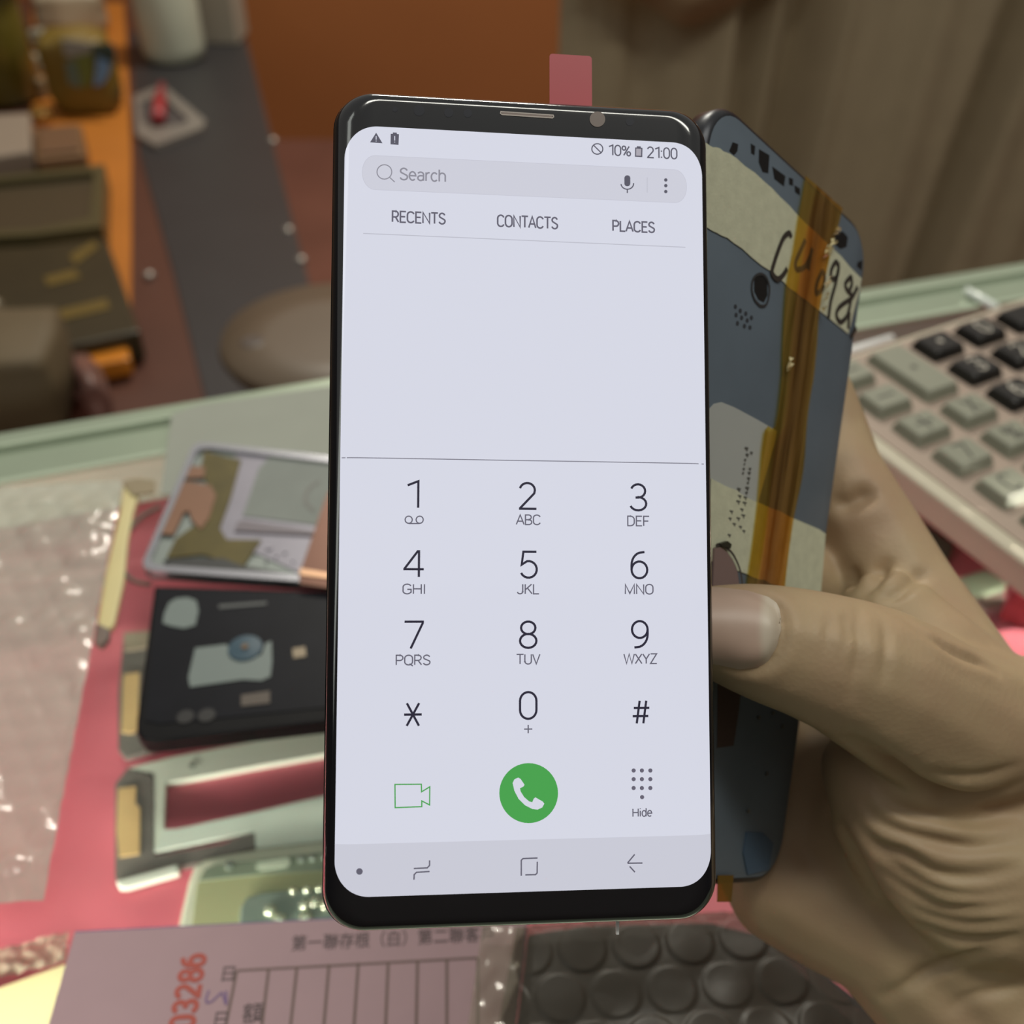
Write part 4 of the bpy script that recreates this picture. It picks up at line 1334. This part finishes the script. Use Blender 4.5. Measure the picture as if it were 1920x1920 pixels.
# dark board under the second wrap
db, do_ = flat_thing('phone_housing', 'black phone back wrapped in bubble film at the bottom edge', 'phone part', (1250, 1850))
MB().prism(gpoly([(990, 1752), (1100, 1735), (1330, 1730), (1470, 1765), (1640, 1900), (1700, 2000), (960, 2000)], .003, do_), .0006, .0034).build('shell', mat('warm_black_shell', (.045, .040, .036), .4, var=.3), db, bevel=.0008)
MB().prism(gpoly([(1160, 1925), (1185, 1895), (1215, 1885), (1232, 1895), (1235, 1940)], .004, do_), .0035, .0041).build('camera_bump', mat('blue_black_lens', (.015, .017, .035), .2), db)
bubble_sheet('bubble_wrap', 'smoky bubble wrap sheet around the black phone back, bottom centre', 'bubble wrap', [(968, 1742), (1400, 1712), (1760, 2030), (915, 2030)], .005, m_bub2, .0155, .0071, .0007, 230, 200, 7., .002, .0036, -1.)
# loose clear flap over the receipt's edge
m_flap = mat('clear_flap_film', (.38, .34, .27), .15, var=.1, alpha_mix=.62, tint=(.95, .93, .88), bump=.5, bscale=60, coat=.5)
fa = [(905, 1735), (985, 1742), (958, 2010), (865, 2010)]
Q4 = [onz(x, y, .007) for x, y in fa]
fl = MB().grid(14, 30, lambda u, v: Q4[0].lerp(Q4[1], u).lerp(Q4[3].lerp(Q4[2], u), v) + Vector((0, 0, .0012 * noise.noise(Vector((u * 4, v * 7, 2))) + .0006)))
tag(fl.build('plastic_flap', m_flap, None, True), 'clear plastic flap over the right edge of the receipt pad', 'plastic film')

# receipt pad
rp, ro = flat_thing('receipt_pad', 'mauve numbered receipt pad with ruled columns at the bottom', 'receipt pad', (560, 1850))
hr = .0042
RP = lambda pts, h=hr: gpoly(pts, h, ro)
quad = [(140, 1744), (630, 1719), (990, 1704), (984, 1780), (950, 2040), (60, 2040), (88, 1926)]
MB().prism(RP(quad), .0005, hr - .0006).build('page_block', mat('carbon_blue_paper', (.10, .085, .24), .7), rp)
MB().prism(RP([(140, 1748), (630, 1723), (988, 1708), (982, 1780), (948, 2040), (62, 2040), (90, 1926)]), hr - .0006, hr).build('top_page', mat('mauve_paper', (.41, .28, .305), .75, var=.05, scale=90), rp)
lines = MB()
lw = .00095
for xt, yt, xb, yb in ((444, 1821, 418, 1950), (504, 1816, 488, 1950), (557, 1812, 542, 1950), (617, 1808, 605, 1950), (672, 1805, 662, 1950), (728, 1803, 722, 1950), (783, 1801, 780, 1950), (838, 1799, 838, 1950), (896, 1797, 896, 1950)):
    lines.stroke(RP([(xt, yt), (xb, yb)]), lw * .9, hr + .00008)
lines.stroke(RP([(444, 1820), (896, 1796)]), lw * .7, hr + .00008)
lines.build('ruled_lines', mat('brown_rule_ink', (.18, .125, .115), .8), rp)


def font_text(name, s, org_px, along_px, up_px, size_mm, m, parent, ocoord, h, scale_x=1.):
    cu = bpy.data.curves.new('t', 'FONT')
    cu.body = s
    cu.size = size_mm * .001
    cu.align_x = 'LEFT'
    cu.offset = .00004
    ob = bpy.data.objects.new('t', cu)
    COL.objects.link(ob)
    me_ = bpy.data.meshes.new_from_object(ob.evaluated_get(bpy.context.evaluated_depsgraph_get()))
    bpy.data.objects.remove(ob)
    A, B, Cc = onz(*org_px, h), onz(*along_px, h), onz(*up_px, h)
    e1, e2 = (B - A).normalized(), (Cc - A)
    e2 = (e2 - e1 * e2.dot(e1)).normalized()
    n_ = max(v.co.x for v in me_.vertices) if len(me_.vertices) else 1
    sx = (B - A).length / n_ if scale_x is None else scale_x
    vs = [(A + e1 * (v.co.x * sx) + e2 * v.co.y) - Vector((ocoord[0], ocoord[1], 0)) for v in me_.vertices]
    fs = [list(p.vertices) for p in me_.polygons]
    bpy.data.meshes.remove(me_)
    o = link(name, [(v.x, v.y, h + .0001) for v in vs], fs, m, parent)
    return o


def ground_strokes(mb, s, org, along, up, hgt, sw, h, oc_):
    A, B, Cc = onz(*org, h), onz(*along, h), onz(*up, h)
    e1 = (B - A)
    L = e1.length
    e1 = e1.normalized()
    e2 = Cc - A
    e2 = (e2 - e1 * e2.dot(e1)).normalized()
    sts, tw = text_strokes(s)
    gap = .22
    x = 0.
    out = []
    for ch in s:
        st_, w_ = text_strokes(ch)
        out.append((x, st_))
        x += w_ + gap
    tot = x - gap
    for x_, st_ in out:
        for l in st_:
            pts = [A + e1 * ((a + x_) / tot * L) + e2 * (b * hgt) for a, b in l]
            mb.stroke([(p.x - oc_[0], p.y - oc_[1]) for p in pts], sw, h + .0001)


num = MB()
ground_strokes(num, '03286', (362, 1926), (385, 1791), (300, 1926), .0062, .0014, hr, ro)
num.build('serial_number', mat('red_number_ink', (.42, .09, .07), .7), rp)
m_pr = mat('grey_print_ink', (.115, .085, .09), .8)
font_text('header_print', '第一聯存根（白）第二聯客戶', (545, 1781), (925, 1762), (545, 1740), 5.2, m_pr, rp, ro, hr, None)
font_text('column_print', '額', (452, 1916), (480, 1914), (452, 1880), 6.0, m_pr, rp, ro, hr, 1)
font_text('field_print', '日', (410, 1838), (432, 1837), (410, 1815), 5.0, m_pr, rp, ro, hr, 1)
font_text('field_print', '日', (395, 1925), (417, 1924), (395, 1900), 5.0, m_pr, rp, ro, hr, 1)
pen = MB()
pen.stroke(smooth_line(RP([(392, 1857), (387, 1872), (388, 1880), (397, 1878), (408, 1868), (416, 1862), (420, 1872), (424, 1884)]), 4), .0006, hr + .0001)
pen.stroke(RP([(424, 1858), (425, 1884)]), .0006, hr + .0001)
pen.build('pen_marks', mat('violet_pen_ink', (.20, .13, .26), .8), rp)

# cream card and clear tape roll at the lower left, on the shelf
zc_ = ZS + .004
cr_, co_ = flat_thing('card', 'bright cream card on the shelf in the lower left corner', 'card', (40, 1870), ZS)
MB().prism(gpoly([(-200, 1880), (0, 1852), (122, 1808), (118, 1850), (60, 2100), (-200, 2100)], zc_, co_), 0.0002, .004).build('sheet', mat('cream_card', (.85, .74, .42), .7, var=.04), cr_)
sl_, slo = flat_thing('plastic_sleeve', 'clear crinkled plastic sleeve above the cream card, lower left', 'plastic film', (60, 1810), ZS)
Q5 = [onz(x, y, ZS + .006) - Vector((slo[0], slo[1], ZS)) for x, y in ((-160, 1826), (130, 1748), (124, 1806), (-160, 1872))]
MB().grid(70, 14, lambda u, v: Q5[0].lerp(Q5[1], u).lerp(Q5[3].lerp(Q5[2], u), v) + Vector((0, 0, .002 * noise.noise(Vector((u * 14, v * 3, 1))) + .001))).build('crinkled_film', mat('clear_sleeve_film', (.45, .40, .30), .1, alpha_mix=.5, tint=(.95, .92, .85), coat=.6, bump=.4, bscale=150), sl_, True)

# right side: bits on the shelf beside the hand
def bit(name, label, cat, pxs, h0, h1, m, c):
    p = onz(*c, h0)
    return tag(MB().prism(gpoly(pxs, h1), h0, h1).build(name, m, None, bevel=.0006), label, cat)


bit('rail_offcut', 'pale green plastic clip between the hand and the calculator', 'clip', [(1800, 1082), (1850, 1066), (1890, 1096), (1846, 1110), (1826, 1118)], ZS + .0005, ZS + .010, mat('pale_green_clip', (.38, .42, .30), .3), (1840, 1090))
bit('red_cap', 'dark red plastic cap beside the calculator edge, right border', 'cap', [(1884, 1128), (1897, 1106), (1960, 1140), (1950, 1146)], ZS + .0005, ZS + .012, mat('dark_red_plastic', (.22, .012, .02), .35), (1900, 1120))
bit('grey_plastic_bar', 'mauve grey plastic bar below the pale green clip, right border', 'bar', [(1826, 1122), (1884, 1108), (1884, 1132), (1850, 1144), (1846, 1146)], ZS + .0005, ZS + .006, mat('mauve_grey_plastic', (.36, .22, .21), .4), (1850, 1130))
bit('shadow_patch', 'dark olive patch painted as shadow between the hand and the calculator', 'painted shadow', [(1690, 950), (1740, 985), (1790, 1020), (1775, 1056), (1730, 1060), (1680, 990)], ZS + .0005, ZS + .004, mat('dark_olive_shadow', (.085, .085, .055), .6), (1740, 1010))  # dark slab painted in for the calculator's shadow in the gap
bit('cream_button', 'cream plastic button touching the right border beside the wrist', 'button', [(1908, 1262), (1960, 1240), (1975, 1275), (1912, 1285)], ZS + .0005, ZS + .008, mat('cream_button_plastic', (.62, .56, .42), .4), (1925, 1265))
gcl = MB()
pa_, pb_ = onz(1812, 545, .004), onz(1868, 578, .004)
gcl.tube([pa_, pa_.lerp(pb_, .5), pb_], .0026, 10)
tag(gcl.build('glass_clip', mat('white_glass_clip', (.75, .82, .78), .12), None, True), 'short white rod lying on the back rail behind the calculator', 'rod')
# bright tube-like strip at the calculator's rear edge
gs = MB()
pa_, pb_ = onz(1560, 668, .003), onz(1672, 634, .003)
gs.tube([pa_, pa_.lerp(pb_, .5), pb_], .0022, 10)
tag(gs.build('plastic_tube', mat('white_tube_plastic', (.85, .87, .86), .12), None, True), 'white plastic tube against the back rail, behind the calculator corner', 'tube')

# ------------------------------------------------------------------ behind the counter
ZD = -.45                         # low bench
bench_px = [(-500, 0), (448, 0), (455, 40), (600, 600), (632, 690), (330, 800), (-500, 800)]
bn = root('low_bench', 'low brown wooden bench behind the counter, cluttered at its left', 'bench', loc=(-.7, 1.7, -.95))
BO = (-.7, 1.7)
m_brn = mat('red_brown_wood', (.080, .030, .019), .4, var=.25, scale=6)
tp = gpoly(bench_px, ZD, BO)
MB().prism(tp, .47, .50).build('top', m_brn, bn)
cx_ = sum(p[0] for p in tp) / len(tp)
cy_ = sum(p[1] for p in tp) / len(tp)
for i in (0, 1, 3, 6):
    x, y = tp[i][0] * .9 + cx_ * .1, tp[i][1] * .9 + cy_ * .1
    MB().prism([(x - .025, y - .025), (x + .025, y - .025), (x + .025, y + .025), (x - .025, y + .025)], .0, .47).build('leg', m_brn, bn)


def onbench(name, label, cat, cpx, group=None):
    p = onz(*cpx, ZD)
    return root(name, label, cat, loc=(p.x, p.y, ZD), group=group), (p.x, p.y)


r_, o_ = onbench('mat', 'dark grey mat running along the right side of the low bench', 'mat', (430, 400))
MB().prism(gpoly([(243, 60), (452, 44), (598, 606), (628, 692), (392, 770), (320, 490), (262, 285)], ZD + .004, o_), .0005, .004).build('surface', mat('charcoal_mat', (.024, .0225, .024), .45, var=.15, scale=8), r_)
r_, o_ = onbench('board', 'bright orange board under the clutter on the bench', 'board', (200, 300))
MB().prism(gpoly([(60, 4), (232, 4), (236, 60), (246, 290), (246, 430), (245, 690), (170, 700), (60, 480)], ZD + .004, o_), .0005, .004).build('panel', mat('orange_board_paint', (.42, .145, .022), .4, var=.12, scale=8), r_)

# canister
def bench_cyl(name, label, cat, cpx, rpx, prof_mats, group=None):
    p = onz(*cpx, ZD)
    d = (p - CAM).dot(AF)
    rr = rpx * d / F
    r_ = root(name, label, cat, loc=(p.x, p.y, ZD), group=group)
    for nm, prof, m in prof_mats:
        MB().lathe([(a * rr, b) for a, b in prof], (0, 0), 32).build(nm, m, r_, True)
    return r_


m_can = mat('white_enamel', (.54, .56, .45), .45, var=.08, scale=10)
bench_cyl('canister', 'tall off-white canister standing on the dark mat', 'canister', (330, 112), 57, [('body', [(.75, .0045), (.95, .010), (1, .03), (1, .255), (.97, .262)], m_can), ('lid', [(1.02, .264), (1.04, .27), (1.04, .31), (.9, .325)], mat('cream_lid', (.33, .30, .22), .5))])
p = onz(392, 92, ZD)
r_ = root('white_box', 'pale box standing just behind the canister', 'box', loc=(p.x + .02, p.y + .06, ZD))
MB().prism([(-.05, -.035), (.045, -.045), (.05, .05), (-.045, .055)], .0045, .24).build('carton', mat('pale_carton', (.34, .30, .24), .6, var=.08, scale=10), r_, bevel=.004)
MB().prism([(-.052, -.037), (.047, -.047), (.052, .052), (-.047, .057)], .24, .25).build('flap', mat('pale_carton_flap', (.38, .35, .29), .6), r_)
# tray with red part
r_, o_ = onbench('tray', 'clear grey tray with a pointed corner lying on the dark mat', 'tray', (310, 215))
outr = gpoly([(250, 180), (305, 158), (386, 226), (378, 240), (292, 272), (256, 252)], ZD + .014, o_)
innr = gpoly([(262, 190), (302, 176), (352, 222), (346, 232), (288, 240), (266, 228)], ZD + .014, o_)
tr_ = MB()
n_ = len(outr)
for z in (.0045, .014):
    tr_.v += [(p[0], p[1], z) for p in outr] + [(p[0], p[1], z) for p in innr]
for i in range(n_):
    j = (i + 1) % n_
    tr_.f += [[i, j, 2 * n_ + j, 2 * n_ + i], [n_ + i, n_ + j, 3 * n_ + j, 3 * n_ + i], [2 * n_ + i, 2 * n_ + j, 3 * n_ + j, 3 * n_ + i], [i, j, n_ + j, n_ + i]]
tr_.mi = [0] * len(tr_.f)
tr_.build('rim', mat('grey_clear_plastic', (.23, .20, .175), .3, alpha_mix=.2), r_)
MB().prism(innr, .0045, .006).build('base', mat('tray_base', (.07, .06, .06), .4), r_)
p = onz(300, 238, ZD + .006)
rd = root('screwdriver', 'red screwdriver handle lying across the clear tray', 'screwdriver', loc=p)
q = onz(303, 160, ZD + .025) - p
MB().tube([(0, 0, .0145), q * .25 + Vector((0, 0, .011)), q * .6 + Vector((0, 0, .007))], .013, 12).build('handle', mat('red_handle', (.30, .025, .03), .4), rd, True)
MB().tube([q * .6 + Vector((0, 0, .007)), q * .8 + Vector((0, 0, .004)), q], .008, 10).build('shaft', mat('dull_red_shaft', (.20, .03, .035), .4), rd, True)


def blob(name, label, cat, cpx, sx, sy, sz, m, seed, rz=0., part='body', lift=0., squash=.12, group=None):
    p = onz(*cpx, ZD)
    r_ = root(name, label, cat, loc=(p.x, p.y, ZD), group=group)
    bm_ = bmesh.new()
    bmesh.ops.create_cube(bm_, size=1)
    bmesh.ops.subdivide_edges(bm_, edges=bm_.edges[:], cuts=7, use_grid_fill=True)
    for v in bm_.verts:
        c = v.co.copy()
        s_ = c.normalized() * .62
        c = c.lerp(s_, .45)
        nn = noise.noise(c * 3 + Vector((seed, 0, 0))) * squash
        c = c * (1 + nn)
        ca_, sa_ = math.cos(rz), math.sin(rz)
        x, y = c.x * sx, c.y * sy
        v.co = (x * ca_ - y * sa_, x * sa_ + y * ca_, max(.0045, (c.z + .5) * sz + lift))
    me_ = bpy.data.meshes.new(part)
    bm_.to_mesh(me_)
    bm_.free()
    me_.materials.append(m)
    for f in me_.polygons:
        f.use_smooth = True
    o = bpy.data.objects.new(part, me_)
    COL.objects.link(o)
    o.parent = r_
    return r_


def boxy(name, label, cat, pxs, h0, h1, m, part='carton', lidm=None, lid=.0):
    P = gpoly(pxs, ZD + h1)
    cx = sum(p[0] for p in P) / len(P)
    cy = sum(p[1] for p in P) / len(P)
    r_ = root(name, label, cat, loc=(cx, cy, ZD))
    MB().prism([(p[0] - cx, p[1] - cy) for p in P], h0, h1).build(part, m, r_, bevel=.005)
    if lidm:
        MB().prism([((p[0] - cx) * .8, (p[1] - cy) * .8) for p in P], h1, h1 + lid).build('lid', lidm, r_, bevel=.003)
    return r_


# back-left clutter
blob('plastic_bag', 'creamy white plastic bag at the top of the orange board', 'bag', (140, 62), .15, .13, .10, mat('cream_bag', (.36, .29, .20), .4, var=.2, scale=15), 3, .3, 'film')
bench_cyl('jar', 'olive glass jar with a black lid in the far left corner of the bench', 'jar', (18, 190), 62, [('glass', [(.8, .0045), (1, .015), (1, .19), (.8, .215)], mat('olive_glass', (.115, .09, .015), .25, var=.3, scale=20)), ('lid', [(1.22, .216), (1.3, .225), (1.3, .285), (1.2, .295)], mat('black_lid', (.016, .013, .011), .3))])
r_ = blob('pouch', 'yellow pouch with a blue and green front on the orange board', 'pouch', (172, 208), .125, .085, .15, mat('mustard_pouch', (.155, .098, .014), .45, var=.2, scale=15), 8, .1, 'pouch_body')
pc = r_.location
def decal(parent, name, pxs, m, yoff=-.05):
    # printed panel on the pouch's front face, measured on the upright plane through its front
    y0_ = parent.location.y + yoff
    vs = []
    for x, y in pxs:
        rr_ = ray(x, y)
        s_ = (y0_ - CAM.y) / rr_.y
        p_ = CAM + rr_ * s_ - parent.location
        vs.append(p_)
    n = len(vs)
    vv = [tuple(v) for v in vs] + [(v.x, v.y + .004, v.z) for v in vs]
    fs = [list(range(n)), list(range(n, 2 * n))] + [[i, (i + 1) % n, n + (i + 1) % n, n + i] for i in range(n)]
    return link(name, vv, fs, m, parent)
decal(r_, 'blue_print', [(182, 108), (196, 104), (208, 112), (204, 140), (192, 158), (176, 162), (180, 130)], mat('sky_blue_print', (.13, .25, .42), .5))
decal(r_, 'dark_green_print', [(172, 84), (208, 82), (216, 96), (214, 122), (182, 104), (176, 120)], mat('dark_green_print', (.035, .06, .05), .5))
decal(r_, 'lime_print', [(140, 108), (170, 100), (174, 140), (168, 162), (152, 164)], mat('lime_print', (.12, .145, .03), .5))
decal(r_, 'teal_print', [(122, 118), (142, 116), (152, 150), (150, 166), (128, 156)], mat('teal_print', (.10, .14, .11), .5))
decal(r_, 'white_print', [(116, 74), (170, 82), (170, 98), (134, 108), (120, 104)], mat('white_print', (.24, .23, .20), .5))
for i, (x, y, s_, c, lb) in enumerate(((82, 96, .034, (.25, .23, .17), 'pale plastic part beside the olive jar, farthest from the counter'), (70, 140, .030, (.26, .24, .17), 'pale plastic part beside the olive jar, middle of three'), (78, 186, .030, (.22, .15, .08), 'tan plastic part beside the olive jar, nearest the counter'))):
    blob('plastic_part', lb, 'spare part', (x, y), s_ * 1.1, s_, s_ * 1.4, mat('part_plastic_%d' % i, c, .4, var=.3), 20 + i, group='small parts beside the jar')
blob('brass_knob', 'small shiny brass knob in front of the spare parts', 'knob', (82, 235), .036, .036, .03, mat('brass', (.45, .25, .07), .25, metal=.7), 31, part='knob')
boxy('white_box', 'whitish carton at the left border above the olive case', 'box', [(-60, 216), (56, 210), (58, 282), (-60, 300)], .0045, .06, mat('dim_white_carton', (.24, .185, .14), .6))
boxy('cardboard_box', 'brown cardboard box between the white carton and the orange board', 'box', [(62, 240), (152, 232), (160, 290), (66, 300)], .0045, .055, mat('brown_cardboard', (.15, .075, .028), .6, var=.15), lidm=mat('brown_cardboard_lid', (.13, .062, .026), .6), lid=.006)
# olive plastic case with a rim
def tray_box(name, label, cat, outp, inp, h1, m, mb_):
    P, I = gpoly(outp, ZD + h1), gpoly(inp, ZD + h1)
    cx, cy = sum(p[0] for p in P) / len(P), sum(p[1] for p in P) / len(P)
    r_ = root(name, label, cat, loc=(cx, cy, ZD))
    t = MB()
    n = len(P)
    for z in (.0045, h1):
        t.v += [(p[0] - cx, p[1] - cy, z) for p in P] + [(p[0] - cx, p[1] - cy, z) for p in I]
    for i in range(n):
        j = (i + 1) % n
        t.f += [[i, j, 2 * n + j, 2 * n + i], [n + i, n + j, 3 * n + j, 3 * n + i], [2 * n + i, 2 * n + j, 3 * n + j, 3 * n + i], [i, j, n + j, n + i]]
    t.mi = [0] * len(t.f)
    t.build('rim', m, r_)
    MB().prism([(p[0] - cx, p[1] - cy) for p in I], .0045, h1 * .75).build('inner_panel', mb_, r_)
    return r_
tray_box('plastic_case', 'olive plastic case with a raised rim near the left border', 'case', [(-60, 336), (196, 308), (192, 424), (60, 440), (-60, 446)], [(-60, 344), (176, 322), (168, 408), (76, 428), (-60, 434)], .05, mat('olive_rim', (.075, .062, .028), .35), mat('olive_floor', (.055, .038, .018), .45))
r_ = boxy('storage_box', 'large dark olive storage box with yellow stripes left of the brown strip', 'box', [(-60, 466), (62, 460), (192, 444), (204, 458), (262, 620), (120, 650), (-60, 645)], .0045, .048, mat('dark_olive_plastic', (.032, .024, .009), .4, var=.3, scale=14), part='box_body')
SB = r_.location
for i, pxs in enumerate((((82, 520), (140, 505), (152, 520), (90, 536)), ((130, 480), (175, 452), (185, 462), (142, 496)), ((110, 582), (200, 560), (206, 578), (116, 600)))):
    MB().prism([(p[0] - SB.x, p[1] - SB.y) for p in gpoly(pxs, ZD + .049)], .048, .0495).build('stripe', mat('yellow_stripe', (.115, .072, .008), .5), r_)
blob('cloth_bag', 'tan cloth bag in the lower left corner of the bench', 'bag', (30, 775), .15, .14, .11, mat('tan_cloth', (.10, .070, .034), .7, var=.15, scale=20), 14, .2, 'cloth_body', squash=.06)
blob('metal_cap', 'shiny metal cap on the left border above the tan cloth bag', 'cap', (4, 672), .042, .03, .085, mat('steel_cap', (.40, .37, .28), .2, metal=.7, var=.3), 17, part='cap_body')
blob('clear_bag', 'crumpled clear pinkish bag beside the tan cloth bag', 'bag', (184, 768), .03, .085, .06, mat('pinkish_clear_film', (.22, .12, .10), .25, alpha_mix=.35, tint=(.9, .7, .65)), 23, .5, 'film', squash=.35)
bit_p = gpoly([(140, 660), (240, 640), (243, 672), (152, 690)], ZD + .03)
tag(MB().prism(bit_p, ZD + .0045, ZD + .03).build('orange_box', mat('bright_orange_plastic', (.50, .17, .012), .35), None, bevel=.004), 'bright orange flat box near the front of the bench', 'box')
# studs along the mat
for i, (x, y, lb) in enumerate(((513, 268, 'uppermost chrome stud on the right border of the dark mat'), (542, 436, 'middle chrome stud on the right border of the dark mat'), (566, 492, 'lowest chrome stud on the right border of the dark mat'), (281, 521, 'single chrome stud left of the dark mat'))):
    p = onz(x, y, ZD)
    s = root('stud', lb, 'stud', loc=(p.x, p.y, ZD), group='chrome studs on the bench')
    MB().lathe([(.005, .0005), (.008, .002), (.008, .006), (.005, .009), (.002, .010)], (0, 0), 16).build('head', mat('chrome', (.40, .36, .32), .35, metal=.6), s, True)
# stool
sc = onz(612, 622, -.28)
st_ = root('stool', 'round pale wooden stool behind the counter, left of the lit phone', 'stool', loc=(sc.x, sc.y, -.95))
m_wood = mat('pale_wood', (.105, .075, .049), .45, var=.12, scale=9)
MB().lathe([(.085, .645), (.108, .650), (.113, .660), (.110, .669), (.06, .6705)], (0, 0), 48).build('seat', m_wood, st_, True)
MB().lathe([(.013, .6702), (.010, .6712)], (-.075, -.02), 12).build('seat_knot', mat('dark_knot', (.06, .042, .032), .5), st_)
for i in range(4):
    a = math.radians(45 + 90 * i)
    MB().tube([(.06 * math.cos(a), .06 * math.sin(a), .648), (.08 * math.cos(a), .08 * math.sin(a), .0)], .011, 10).build('leg', m_wood, st_, True)
# curtain
m_cur = mat('beige_curtain_cloth', (.39, .315, .20), .85, var=.12, scale=20, bump=.3, bscale=500)
YC = 1.45


def onY(px, py, Y):
    r_ = ray(px, py)
    return CAM + r_ * ((Y - CAM.y) / r_.y)


cl_, crx = onY(1045, 200, YC).x, onY(2100, 300, YC).x
folds = [(1045, .0, .02), (1120, .016, .02), (1180, .0, .02), (1240, .014, .02), (1350, .040, .03), (1375, -.03, .03), (1440, .0, .03), (1475, -.045, .03), (1560, .03, .04), (1640, .012, .04), (1720, .03, .05), (1830, .015, .05), (1870, -.05, .04), (1930, .02, .05), (2100, .0, .05)]
fx = [onY(f[0], 200, YC).x for f in folds]
fz = [f[1] for f in folds]


def cur_fn(u, v):
    z = .06 - 1.0 * v
    spread = 1 + .22 * v * 0
    x = cl_ + (crx - cl_) * u
    xs = x - (.10 * v * max(0, (x - fx[4]) / .5)) * 0
    lean = max(0, x - fx[4]) * .30 * v
    d = float(np.interp(x + lean, fx, fz)) + .004 * math.sin(x * 95 + 3 * v) + .004 * noise.noise(Vector((x * 9, z * 3, 1)))
    return (x, YC - d, z)


cu_ = root('curtain', 'beige curtain hanging in vertical folds behind the counter on the right', 'curtain', loc=(0, 0, 0))
MB().grid(260, 24, cur_fn).build('drape', m_cur, cu_, True)
rod = MB().tube([(cl_ - .05, YC + .01, .07), ((cl_ + crx) / 2, YC + .01, .07), (crx + .05, YC + .01, .07)], .012, 10)
rod.build('rod', mat('dark_rod', (.06, .05, .04), .4), cu_, True)
va_ = MB()
vx0, vx1 = onY(1085, 30, YC).x, onY(1500, 10, YC).x


def val_fn(u, v):
    x = vx0 + (vx1 - vx0) * u
    zb = onY(1250, 46, YC - .09).z + (.05 * abs(u - .42) ** 1.6 * 3) * (1 if u < .8 else 1.25)
    a = math.pi * (v - .15) * 1.1
    rr = .05 * (1 - abs(u * 2 - .9) ** 4 * .5)
    return (x, YC - .045 - rr * math.sin(a) - .006 * math.sin(u * 23 + v * 4), zb + .16 * (1 - v) + .012 * math.sin(u * 9))


va_.grid(60, 20, val_fn)
va_.build('valance', mat('tan_valance_cloth', (.46, .33, .185), .85, var=.12, scale=20), cu_, True)
